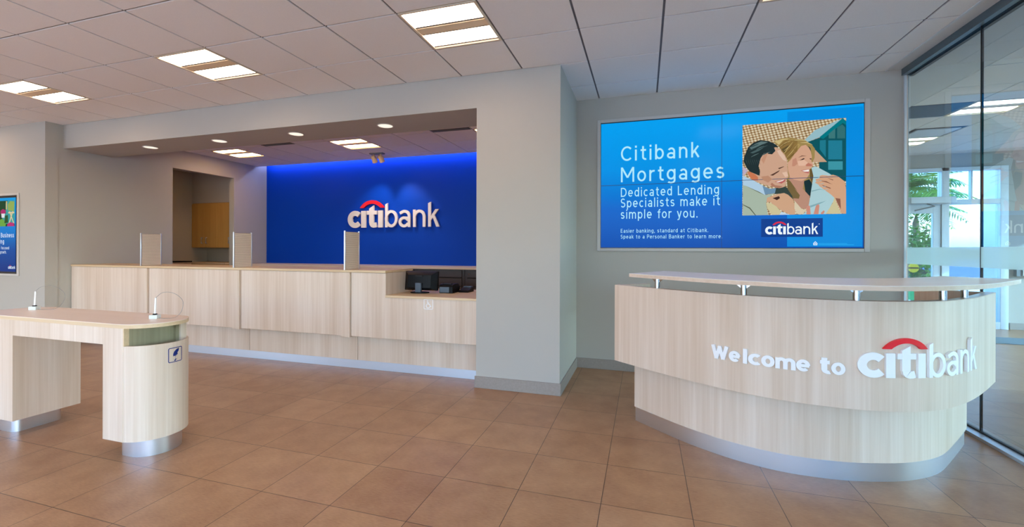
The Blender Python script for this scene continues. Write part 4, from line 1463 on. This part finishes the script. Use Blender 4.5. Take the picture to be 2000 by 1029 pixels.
# small housing symbol and the fine print line
hx, hz, hk = 1.598, 1.404, 0.0205
for p in ([(-1, -.25), (0, .9), (1, -.25), (.7, -.25), (0, .5), (-.7, -.25)], [(-.8, -1), (.8, -1), (.8, -.7), (-.8, -.7)],
          [(-.8, -.7), (-.5, -.7), (-.5, -.2), (-.8, -.2)], [(.5, -.7), (.8, -.7), (.8, -.2), (.5, -.2)], [(-.3, -.45), (.3, -.45), (.3, 0), (-.3, 0)]):
    m.add([(hx + a * hk, 5.0908, hz + b * hk) for a, b in p], [tuple(range(len(p)))])
m.build('housing_symbol', M_SCRW, vw, smooth=0)
m = MB()
m.quad((1.625, 5.0908, 1.396), (1.86, 5.0908, 1.396), (1.86, 5.0908, 1.401), (1.625, 5.0908, 1.401))
m.quad((1.625, 5.0908, 1.386), (1.915, 5.0908, 1.386), (1.915, 5.0908, 1.391), (1.625, 5.0908, 1.391))
m.build('fine_print', emit('advert faint lettering', (40, 176, 240)), vw, smooth=0)

# ================================================================== SMALL WALL SCREEN AT THE LEFT
tv = thing('advert_screen', (-8.6, 3.838, 0.95), 'narrow upright advertising screen cut by the left picture edge', 'screen')
TX_L, TX_R, TB, TTOP = -8.98, -8.196, 0.983, 2.051
m = MB()
m.box(TX_L - 0.045, TX_L - 0.006, 3.838, 3.85, 0.949, 2.086)
m.box(TX_R + 0.006, -8.150, 3.838, 3.85, 0.949, 2.086)
m.box(TX_L - 0.006, TX_R + 0.006, 3.838, 3.85, TTOP + 0.006, 2.086)
m.box(TX_L - 0.006, TX_R + 0.006, 3.838, 3.85, 0.949, TB - 0.006)
m.build('wall_trim', M_TRIMW, tv, bevel=0.003)
MB().box(TX_L - 0.006, TX_R + 0.006, 3.842, 3.849, TB - 0.006, TTOP + 0.006).build('bezel', M_BEZEL, tv)
M_SCRL = emit_grad('portrait advert gradient', 1.0, 2.03, [(0.0, (0, 46, 128)), (0.3, (0, 74, 158)), (0.55, (0, 120, 205)), (1.0, (0, 150, 220))])
MB().box(TX_L + 0.018, TX_R - 0.018, 3.838, 3.8415, 1.006, 2.026).build('screen_panel', M_SCRL, tv, smooth=0)
y = 3.8374
ptv = [((18, 60, 36), [(0, 0), (1, 0), (1, 1), (0, 1)]), ((60, 160, 160), [(.30, .1), (1, .1), (1, 1), (.62, 1), (.30, .75)]),
       ((150, 176, 90), [(.62, .62), (.95, .58), (.98, .95), (.75, .98), (.6, .85)]), ((206, 186, 130), [(.50, .66), (.57, .66), (.57, .98), (.50, .98)]),
       ((26, 70, 40), [(.0, .45), (.5, .5), (.48, 1), (0, 1)]), ((226, 206, 160), [(.66, .12), (.72, .12), (.92, .58), (.86, .58)]),
       ((226, 206, 160), [(.92, .12), (.97, .12), (.74, .58), (.68, .58)]), ((226, 206, 160), [(.64, .50), (.98, .50), (.98, .56), (.64, .56)]),
       ((236, 236, 240), [(.26, .34), (.42, .34), (.45, .52), (.24, .52)]), ((178, 40, 110), [(.20, .50), (.48, .50), (.50, .62), (.34, .68), (.2, .62)]),
       ((110, 170, 70), [(0, 0), (.48, 0), (.52, .16), (.30, .3), (0, .22)]), ((190, 44, 120), [(.58, 0), (.98, 0), (.96, .12), (.76, .16), (.6, .1)]),
       ((36, 86, 44), [(.42, .12), (.64, .14), (.62, .44), (.46, .42)]),
       ((210, 150, 120), [(-.02, .68), (.06, .70), (.06, .86), (-.02, .88)]), ((40, 22, 30), [(-.04, .82), (.07, .84), (.04, .96), (-.04, .98)]),
       ((150, 120, 170), [(-.05, .34), (.10, .38), (.14, .60), (.04, .70), (-.05, .66)])]
m = MB()
mats = []
for q, (c_, pts) in enumerate(ptv):
    mats.append(emit('garden picture tone %d' % q, c_, 0.9))
    m.add([(-8.62 + (-8.228 + 8.62) * u, y - 0.0001 * q, 1.632 + (1.986 - 1.632) * v) for u, v in pts], [tuple(range(len(pts)))], q)
m.build('advert_photograph', mats, tv, smooth=0)
screen_text('headline_text', 'll Business', -8.600, -8.245, 1.478, 0.064, M_SCRW, y=y, parent=tv)
screen_text('headline_text', 'king', -8.600, -8.465, 1.392, 0.064, M_SCRW, y=y, parent=tv)
screen_text('subhead_text', 'ds focused', -8.600, -8.352, 1.313, 0.042, M_SCRW, y=y, parent=tv)
screen_text('subhead_text', 'growth.', -8.550, -8.412, 1.255, 0.042, M_SCRW, y=y, parent=tv)
flat_logo('logo_letters', tv, -8.372, -8.215, 1.046, y, M_SCRW, M_SCRR, 1.2)

# ================================================================== WELCOME DESK
dk = thing('reception_desk', (1.05, 3.5, 0), 'curved pale oak reception desk with raised white welcome lettering', 'desk')
U = smooth_curve(resample(cr_curve([(-.216, 3.60), (.0, 3.415), (.195, 3.26), (.316, 3.168), (.562, 3.02), (.72, 2.95), (.937, 2.905), (1.08, 2.888),
                                    (1.268, 2.905), (1.485, 2.985), (1.60, 3.07), (1.713, 3.175), (1.854, 3.33), (2.03, 3.55), (2.215, 3.795)]), 97), 30)
LW = smooth_curve(resample(cr_curve([(-.067, 3.645), (.238, 3.36), (.38, 3.254), (.53, 3.160), (.684, 3.098), (.81, 3.064), (.964, 3.056), (1.15, 3.068),
                                     (1.383, 3.134), (1.46, 3.165), (1.581, 3.24), (1.69, 3.325), (1.80, 3.46), (2.034, 3.775), (2.12, 3.895)]), 97), 14)
DZ0, DZ1 = 0.472, 1.060
Ui = offset_curve(U, -0.055)
MB().strip(U, Ui, DZ0, DZ1).build('front_panel', M_WOOD, dk, smooth=40)
MB().strip(offset_curve(U, -0.004), offset_curve(U, -0.051), DZ1, DZ1 + 0.0015).build('cap_strip', M_TOP, dk, smooth=40)
MB().strip(LW, offset_curve(LW, -0.03), 0.112, DZ0 + 0.02).build('lower_panel', M_WOOD, dk, smooth=40)
TK = offset_curve(LW, -0.012)
MB().strip(TK, offset_curve(LW, -0.03), 0.0, 0.112).build('toe_kick', M_STEEL, dk, smooth=40)
MB().strip(offset_curve(U, -0.056), offset_curve(U, -0.20), DZ0 + 0.001, DZ0 + 0.02).build('soffit_board', M_WOOD, dk, smooth=40)
# end returns, square to the front
def ret(p, d, n, ln, t, z0, z1, mat, nm):
    """upright board from p along direction n (into the desk), thickness t along d"""
    q = [p, (p[0] + d[0] * t, p[1] + d[1] * t), (p[0] + d[0] * t + n[0] * ln, p[1] + d[1] * t + n[1] * ln), (p[0] + n[0] * ln, p[1] + n[1] * ln)]
    a = sum(q[i][0] * q[(i + 1) % 4][1] - q[(i + 1) % 4][0] * q[i][1] for i in range(4))
    if a < 0:
        q.reverse()
    return MB().prism(q, z0, z1).build(nm, mat, dk, bevel=0.0015)
def frame_at(c, i, j):
    dx, dy = c[j][0] - c[i][0], c[j][1] - c[i][1]
    l = math.hypot(dx, dy)
    return (dx / l, dy / l)
dL = frame_at(U, 0, 3)
nL = (-dL[1], dL[0])
ret(Ui[0], dL, nL, 0.30, 0.05, DZ0, DZ1, M_WOOD, 'end_panel')
dR = frame_at(U, -4, -1)
nR = (-dR[1], dR[0])
ret(Ui[-1], (-dR[0], -dR[1]), nR, 0.34, 0.05, DZ0, DZ1, M_WOOD, 'end_panel')
dl_ = frame_at(LW, 0, 3)
ret(offset_curve(LW, -0.031)[0], dl_, (-dl_[1], dl_[0]), 0.26, 0.03, 0.0, DZ0, M_WOOD, 'lower_end_panel')
dl_ = frame_at(LW, -4, -1)
ret(offset_curve(LW, -0.031)[-1], (-dl_[0], -dl_[1]), (-dl_[1], dl_[0]), 0.26, 0.03, 0.0, DZ0, M_WOOD, 'lower_end_panel')
MB().strip(offset_curve(U, -0.058)[4:-4], offset_curve(U, -0.56)[4:-4], 0.715, 0.745).build('work_surface', M_TOP, dk, smooth=40)
for q in (22, 70):
    a = offset_curve(U, -0.27)[q]
    dd = frame_at(U, q - 1, q + 1)
    ret(a, dd, (-dd[1], dd[0]), 0.28, 0.03, 0.0, 0.714, M_WOOD, 'support_panel')
# raised transaction shelf on posts
TZ0, TZ1 = 1.131, 1.157
tf = smooth_curve(resample(cr_curve([(-.106, 3.50), (.105, 3.29), (.29, 3.115), (.48, 2.965), (.667, 2.845), (.821, 2.765), (.98, 2.725), (1.189, 2.735), (1.375, 2.806),
                                     (1.573, 2.929), (1.781, 3.096), (1.95, 3.285), (2.11, 3.475), (2.262, 3.66)]), 81), 16)
tb = smooth_curve(resample(cr_curve([(.162, 4.02), (.40, 3.82), (.686, 3.60), (.90, 3.48), (1.094, 3.425), (1.30, 3.43), (1.50, 3.50), (1.685, 3.62), (1.852, 3.77), (1.99, 3.92)]), 81), 16)
MB().strip(tf, tb, TZ1 - 0.003, TZ1).build('transaction_top', M_TOPW, dk, smooth=40)
MB().strip(offset_curve(tf, -0.0005), tb, TZ0, TZ1 - 0.003).build('transaction_edge', M_WOODX, dk, smooth=40)
for (px, py) in ((0.104, 3.401), (0.574, 3.042), (1.116, 2.916), (1.604, 3.098), (1.82, 3.28)):
    i = min(range(len(U)), key=lambda t: math.dist(U[t], (px, py)))
    c_ = offset_curve(U, -0.03)[i]
    d_ = frame_at(U, max(i - 2, 0), min(i + 2, len(U) - 1))
    n_ = (-d_[1], d_[0])
    po = MB()
    po.tube([(c_[0], c_[1], DZ1), (c_[0], c_[1], TZ0)], 0.017, 18)
    pm = po.build('post', M_CHROME, dk)
    for s in (-1, 1):
        w = MB()
        a = (c_[0] + d_[0] * 0.016 * s, c_[1] + d_[1] * 0.016 * s)
        b = (c_[0] + d_[0] * 0.05 * s, c_[1] + d_[1] * 0.05 * s)
        h = 0.003
        vs = []
        for e in (-1, 1):
            vs += [(a[0] + n_[0] * h * e, a[1] + n_[1] * h * e, TZ0), (b[0] + n_[0] * h * e, b[1] + n_[1] * h * e, TZ0), (a[0] + n_[0] * h * e, a[1] + n_[1] * h * e, TZ0 - 0.028)]
        w.add(vs, [(0, 1, 2), (5, 4, 3), (0, 3, 4, 1), (1, 4, 5, 2), (2, 5, 3, 0)])
        w.build('bracket', M_CHROME, pm)
# lettering that follows the curve
SU = [0.0]
for a, b in zip(U, U[1:]):
    SU.append(SU[-1] + math.dist(a, b))
def on_curve(s, z, d):
    j = 0
    while j < len(SU) - 2 and SU[j + 1] < s:
        j += 1
    w = (s - SU[j]) / (SU[j + 1] - SU[j])
    dd = frame_at(U, max(j - 1, 0), min(j + 2, len(U) - 1))
    return (U[j][0] + (U[j + 1][0] - U[j][0]) * w + dd[1] * (d + 0.0008), U[j][1] + (U[j + 1][1] - U[j][1]) * w - dd[0] * (d + 0.0008), z)
spans = [('W', .800, .903, .087), ('e', .906, .970, .066), ('l', .985, 1.008, .088), ('c', 1.012, 1.078, .067), ('o', 1.081, 1.149, .067), ('m', 1.152, 1.250, .066),
         ('e', 1.252, 1.318, .067), ('t', 1.362, 1.412, .088), ('o', 1.413, 1.477, .068)]
for ch, a, b, hh in spans:
    lm = MB()
    bar_mesh(lm, fit_text(ch, a, b, 0.654, 0.086, 0.22, height=hh), on_curve, 0.012)
    lm.build('welcome_letter', M_WHITE, dk, smooth=30)
kx, kzz = (2.383 - 1.530) / LOGO_W, 0.131 / 0.325
for nm, pieces in LOGO:
    m = MB()
    bar_mesh(m, pieces, lambda x, y, d: on_curve(1.530 + x * kx, 0.656 + y * kzz, d), 0.014)
    o = m.build('logo_letter' if nm == 'letter' else 'logo_arc', M_RED if nm == 'logo_arc' else M_WHITE, dk, smooth=30)
    if nm == 'logo_arc':
        o['label'] = 'red arc over the white letters'

# ================================================================== WRITING DESK
wd = thing('writing_desk', (-3.83, 2.17, 0), 'pale oak standing writing desk with rounded ends and a waste bin', 'desk')
WY0, WY1, WC, WR = 1.968, 2.368, 2.168, 0.20
XL_, XR_ = -4.55, -3.16          # centres of the rounded ends
def stadium(x0, x1, r, n=20, cy=WC):
    return ([(x1 + r * math.cos(math.radians(t)), cy + r * math.sin(math.radians(t))) for t in [-90 + 180 * i / n for i in range(n + 1)]]
            + [(x0 + r * math.cos(math.radians(t)), cy + r * math.sin(math.radians(t))) for t in [90 + 180 * i / n for i in range(n + 1)]])
top_o = stadium(XL_, XR_, WR + 0.003, 28)
MB().prism(top_o, 0.852, 0.856).build('desktop', M_TOP, wd, smooth=40)
MB().prism(stadium(XL_, XR_, WR + 0.001, 28), 0.829, 0.852).build('desktop_edge', M_EDGE, wd, smooth=40)
MB().box(-4.24, -3.312, WY0, WY0 + 0.02, 0.719, 0.829).build('front_apron', M_WOOD, wd, bevel=0.001)
MB().box(-4.24, -3.312, WY1 - 0.02, WY1, 0.719, 0.829).build('rear_apron', M_WOOD, wd, bevel=0.001)
MB().box(-4.24, -3.312, WY0 + 0.02, WY1 - 0.02, 0.719, 0.739).build('apron_bottom', M_WOOD, wd)
LZ0 = 0.112
def dshape(xs, xc, r, n=20):        # flat side at xs, half-round end about xc
    if xs < xc:
        return [(xs, WC - r)] + [(xc + r * math.cos(math.radians(t)), WC + r * math.sin(math.radians(t))) for t in [-90 + 180 * i / n for i in range(n + 1)]] + [(xs, WC + r)]
    return [(xs, WC + r)] + [(xc + r * math.cos(math.radians(t)), WC + r * math.sin(math.radians(t))) for t in [90 + 180 * i / n for i in range(n + 1)]] + [(xs, WC - r)]
MB().prism(dshape(-4.24, XL_, WR), LZ0, 0.829).build('left_pedestal', M_WOOD, wd, smooth=40)
# right pedestal: flat box part, then the round bin
MB().box(-3.312, -3.1285, WY0, WY1, LZ0, 0.829).build('right_pedestal', M_WOOD, wd, bevel=0.001)
def round_wall(r, a0, a1, n=30):
    return [(XR_ + r * math.cos(math.radians(a0 + (a1 - a0) * i / n)), WC + r * math.sin(math.radians(a0 + (a1 - a0) * i / n))) for i in range(n + 1)]
o_c = [(-3.1275, WY0 - 0.0005)] + round_wall(WR, -80, 90) + [(-3.17, WY1)]
i_c = [(-3.1275, WY0 + 0.014)] + round_wall(WR - 0.014, -80, 90) + [(-3.17, WY1 - 0.014)]
MB().strip(o_c, i_c, LZ0, 0.717).build('bin_drum', M_WOOD, wd, smooth=40)
MB().prism([(-3.126, 1.99), (-3.06, 2.02), (-3.0, 2.08), (-2.98, 2.168), (-3.0, 2.25), (-3.06, 2.31), (-3.126, 2.34)], LZ0, LZ0 + 0.02).build('bin_floor', M_WOODIN, wd)
MB().box(-3.1265, -3.122, WY0 + 0.016, 2.31, LZ0 + 0.02, 0.829).build('bin_back', M_WOODIN, wd)
MB().box(-3.122, -3.072, 2.296, 2.311, 0.60, 0.829).build('bin_side', M_WOODIN, wd)
MB().box(-3.071, -3.056, 2.285, 2.325, 0.60, 0.829).build('slot_post', M_WOOD, wd)
MB().box(-3.128, -3.118, WY0, WY0 + 0.03, 0.717, 0.829).build('slot_jamb', M_EDGE, wd)
def toe(xs, xc, r):
    rc = 0.045
    sgn = -1 if xs < xc else 1
    pts = []
    if xs < xc:
        pts += [(xs + rc + rc * math.cos(math.radians(t)), WC - r + rc + rc * math.sin(math.radians(t))) for t in (180, 205, 230, 255, 270)]
        pts += [(xc + r * math.cos(math.radians(t)), WC + r * math.sin(math.radians(t))) for t in [-90 + 9 * i for i in range(21)]]
        pts += [(xs + rc + rc * math.cos(math.radians(t)), WC + r - rc + rc * math.sin(math.radians(t))) for t in (90, 105, 130, 155, 180)]
    else:
        pts += [(xs - rc + rc * math.cos(math.radians(t)), WC + r - rc + rc * math.sin(math.radians(t))) for t in (0, 25, 50, 75, 90)]
        pts += [(xc + r * math.cos(math.radians(t)), WC + r * math.sin(math.radians(t))) for t in [90 + 9 * i for i in range(21)]]
        pts += [(xs - rc + rc * math.cos(math.radians(t)), WC - r + rc + rc * math.sin(math.radians(t))) for t in (270, 285, 310, 335, 360)]
    return pts
MB().prism(toe(-3.245, -3.135, 0.150), 0, LZ0).build('toe_kick', M_STEEL, wd, smooth=40)
MB().prism(toe(-4.335, -4.50, 0.145), 0, LZ0).build('toe_kick', M_STEEL, wd, smooth=40)
# litter pictogram wrapped on the drum
def on_drum(a_deg, z, d):
    r = WR + d + 0.0008
    return (XR_ + r * math.cos(math.radians(a_deg)), WC + r * math.sin(math.radians(a_deg)), z)
sgx = lambda x, y, d: on_drum(SGA + x * 13.2, 0.633 + y * 0.047, d)
SGA = 3.0
m = MB()
rr = [(-.98, -.86), (-.88, -.98), (.88, -.98), (.98, -.86), (.98, .86), (.88, .98), (-.88, .98), (-.98, .86)]
dense = []
for a, b in zip(rr, rr[1:] + rr[:1]):
    for q in range(6):
        dense.append((a[0] + (b[0] - a[0]) * q / 6, a[1] + (b[1] - a[1]) * q / 6))
bar_mesh(m, [ribbon(dense, 0.10, True)], sgx, 0.0008)
hand = [(.52, .86), (.10, .74), (-.22, .46), (-.36, .16), (-.38, -.16), (-.28, -.20), (-.24, -.02), (-.18, -.20), (-.06, -.22), (-.02, -.04), (.04, -.18), (.12, -.14), (.12, .0), (.24, -.06), (.30, .10), (.24, .24), (.44, .46)]
bar_mesh(m, [([(x, y, 0) for x, y in hand], [tuple(range(len(hand)))])], sgx, 0.0008)
crum = [(-.22, -.86), (-.02, -.88), (.02, -.74), (.18, -.58), (.02, -.62), (-.04, -.50), (-.10, -.70), (-.24, -.76)]
bar_mesh(m, [([(x, y, 0) for x, y in crum], [tuple(range(len(crum)))])], sgx, 0.0008)
bar_mesh(m, [([(-.08, -.34, 0), (.02, -.34, 0), (.02, -.28, 0), (-.08, -.28, 0)], [(0, 1, 2, 3)]),
             ([(-.10, -.46, 0), (-.04, -.46, 0), (-.04, -.42, 0), (-.10, -.42, 0)], [(0, 1, 2, 3)])], sgx, 0.0008)
m.build('litter_sign', M_NAVY, wd, smooth=0)

# counter pens on their bases
def pen(cx, cy, lean, loop, lab):
    z = 0.856
    r = thing('counter_pen', (cx, cy, z), lab, 'pen', 'pens on the writing desk')
    rot = math.radians(28)
    h = 0.026
    MB().prism([(cx + h * 1.35 * math.cos(rot + t), cy + h * 1.35 * math.sin(rot + t)) for t in (PI / 4, 3 * PI / 4, 5 * PI / 4, 7 * PI / 4)], z, z + 0.026).build('base', M_PENBASE, r, bevel=0.002)
    MB().lathe([(0.012, 0.026), (0.015, 0.031), (0.009, 0.034)], (cx, cy, z), 16).build('socket', M_BLKPL, r)
    t0 = Vector((cx, cy, z + 0.03))
    t1 = t0 + Vector((lean, 0, 0.112))
    MB().tube([t0, t0.lerp(t1, 0.15), t0.lerp(t1, 0.9), t1], 0.0062, 12, r1=0.0048).build('barrel', M_PEN, r)
    pts = [tuple(t1)] + loop + [(cx + 0.03, cy + 0.004, z + 0.004)]
    MB().tube(cr_curve(pts, 8), 0.0013, 6).build('cord', M_WIRE, r)
zt = 0.856
def L3(cx, cy, seq):
    return [(cx + a, cy + b, zt + c) for a, b, c in seq]
pen(-3.19, 2.205, 0.006, L3(-3.19, 2.205, [(.05, .01, .175), (.10, .02, .182), (.155, .03, .168), (.195, .04, .135), (.20, .045, .10), (.19, .04, .05), (.15, .03, .012), (.09, .015, .004)]),
    'white counter pen on a pale base at the right end of the writing desk')
pen(-4.52, 2.225, 0.010, L3(-4.52, 2.225, [(.05, .01, .175), (.12, .02, .19), (.19, .03, .182), (.255, .04, .15), (.275, .045, .105), (.245, .04, .05), (.19, .03, .012), (.10, .015, .004)]),
    'white counter pen on a pale base at the left end of the writing desk')

# ================================================================== OUT IN THE STREET, AND BEYOND THE GLASS
mt = MB().box(4.75, 8.6, 8.25, 8.83, 0.0, 0.008).build('floor_mat', M_MAT, loc=(6.5, 8.5, 0), bevel=0.002)
tag(mt, 'grey entrance mat on the floor beyond the glass', 'mat')
bx = thing('wall_box', (6.06, YF, 0.95), 'small grey box on the far wall right of the street window', 'box')
MB().box(5.95, 6.02, YF - 0.07, YF, 0.90, 1.10).build('bracket', M_GREY, bx, bevel=0.004)
MB().box(6.02, 6.22, YF - 0.09, YF, 0.91, 1.06).build('case', M_ALU, bx, bevel=0.006)
struct(MB().box(-14, 9.2, YF + 0.18, 40, -0.14, -0.02).build('ground_street', M_PAVE))
struct(MB().box(-30, 9.2, -30, -3.8, -0.14, -0.02).build('ground_front', M_PAVE))
ow = thing('building', (10.6, 15, 0), 'white sunlit stucco building beyond the street window', 'building')
MB().box(7.35, 14.0, 12.0, 13.0, 0, 5.4).build('wall', M_OUTWALL, ow)
MB().box(7.2, 14.1, 11.9, 13.1, 5.4, 5.6).build('parapet', M_OUTWALL, ow)
MB().box(8.6, 9.6, 11.97, 12.0, 0.9, 2.4).build('window', M_CARGL, ow)
ob = thing('building', (4, 31, 0), 'distant pale building across the street behind the palms', 'building')
MB().box(1.0, 13.0, 30.0, 34.0, 0, 3.6).build('wall', M_OUTWALL, ob)
for q in range(4):
    MB().box(2.0 + 2.8 * q, 3.6 + 2.8 * q, 29.97, 30.0, 1.0, 2.6).build('window', M_CARGL, ob)

def palm(x, y, h, r, seed, lab, nf=22, droop=1.0):
    rnd = random.Random(seed)
    t = thing('palm_tree', (x, y, -0.02), lab, 'palm tree', 'palms outside the street door')
    MB().tube([(x, y, -0.02), (x + 0.04, y, h * 0.4), (x - 0.02, y, h * 0.8), (x, y, h)], 0.11, 12, r1=0.07).build('trunk', M_TRUNK, t)
    m = MB()
    for f in range(nf):
        az = 2 * PI * f / nf * 2.4 + rnd.uniform(-.2, .2)
        el = rnd.uniform(0.0, 1.15)
        ln = r * rnd.uniform(.8, 1.1)
        pts = []
        for k in range(11):
            u = k / 10
            hr = ln * u * math.cos(el * (1 - 0.3 * u))
            z = h + ln * (math.sin(el) * u - droop * 0.55 * u * u)
            pts.append(Vector((x + hr * math.cos(az), y + hr * math.sin(az), z)))
        for k in range(1, 11):
            for s in (-1, 1):
                for e in (0.0, 0.5):
                    p = pts[k - 1].lerp(pts[k], e + 0.5 * rnd.random() * 0.4)
                    d = (pts[k] - pts[k - 1]).normalized()
                    sd = d.cross(Vector((0, 0, 1))).normalized() * s
                    ll = 0.42 * r * math.sin(PI * (0.12 + 0.80 * k / 10)) * rnd.uniform(.8, 1.1)
                    tip = p + (sd * 0.75 + d * 0.62 + Vector((0, 0, -0.28))).normalized() * ll
                    wv = d * 0.028
                    mid = p.lerp(tip, 0.5) + Vector((0, 0, 0.02))
                    m.add([p - wv * 0.5, p + wv * 0.5, mid + wv, tip, mid - wv], [(0, 1, 2, 3, 4)])
    m.build('crown', M_LEAF, t, smooth=0)

palm(6.75, 15.0, 3.0, 1.6, 3, 'broad green palm seen through the pane above the street door', 26)
palm(8.3, 17.6, 2.75, 1.4, 5, 'green palm seen through the tall window beside the street door', 26)
def shrub(x, y, h, r, seed, lab):
    rnd = random.Random(seed)
    t = thing('shrub', (x, y, -0.02), lab, 'shrub', 'shrubs along the street')
    st_ = MB()
    for k in range(5):
        a = 2 * PI * k / 5
        st_.tube([(x, y, -0.02), (x + r * .3 * math.cos(a), y + r * .3 * math.sin(a), h * .5), (x + r * .55 * math.cos(a), y + r * .55 * math.sin(a), h * .85)], 0.018, 6, r1=0.006)
    st_.build('stem', M_TRUNK, t)
    m = MB()
    for k in range(900):
        v = Vector((rnd.gauss(0, 1), rnd.gauss(0, 1), rnd.gauss(0, 1))).normalized() * rnd.uniform(.45, 1.0)
        p = Vector((x + v.x * r, y + v.y * r, h * .56 + v.z * h * .46))
        d = Vector((rnd.gauss(0, 1), rnd.gauss(0, 1), rnd.gauss(0, .6))).normalized()
        s = d.cross(Vector((rnd.gauss(0, 1), rnd.gauss(0, 1), 1))).normalized()
        l_ = rnd.uniform(.07, .13)
        m.add([p, p + d * l_ * .5 + s * l_ * .28, p + d * l_, p + d * l_ * .5 - s * l_ * .28], [(0, 1, 2, 3)])
    m.build('foliage', M_LEAF2, t, smooth=0)
shrub(5.75, 12.3, 2.15, 0.55, 11, 'leafy green shrub right outside the glass street door')
shrub(6.25, 13.1, 1.9, 0.5, 12, 'leafy shrub behind the first one outside the street door')
cr = thing('car', (11.2, 21.5, 0), 'blue parked car seen through the tall window beside the street door', 'car')
prof = [(-2.1, .28), (2.1, .28), (2.15, .62), (1.9, .86), (1.15, .95), (.55, 1.42), (-.95, 1.45), (-1.6, 1.0), (-2.1, .88)]
m = MB()
cx_, cy_ = 11.2, 21.5
n = len(prof)
m.add([(cx_ + a, cy_ - .85, b) for a, b in prof] + [(cx_ + a, cy_ + .85, b) for a, b in prof],
      [tuple(range(n)), tuple(range(2 * n - 1, n - 1, -1))] + [(i, (i + 1) % n, n + (i + 1) % n, n + i) for i in range(n)])
m.build('body', M_CAR, cr, bevel=0.05)
MB().plate([(cx_ - 1.35, 1.0), (cx_ + .95, 1.0), (cx_ + .48, 1.36), (cx_ - .88, 1.38)], cy_ - .862, cy_ - .85).build('side_window', M_CARGL, cr)
for dx in (-1.3, 1.3):
    for dy in (-.8, .8):
        MB().tube([(cx_ + dx, cy_ + dy - .1, .31), (cx_ + dx, cy_ + dy + .1, .31)], 0.31, 20).build('wheel', M_TYRE, cr)
gs = thing('street_board', (5.6, 12.0, 0), 'low green board standing outside the foot of the street door', 'board')
MB().box(5.1, 5.85, 11.45, 11.49, 0.30, 0.62).build('panel', M_GREENSIGN, gs, bevel=0.004)
for x in (5.18, 5.77):
    MB().box(x - .02, x + .02, 11.5, 11.53, -0.02, 0.6).build('leg', M_GREY, gs)

# ------------------------------------------------------------------ tidy up
for o in bpy.data.objects:
    if '_w' in o:
        del o['_w']
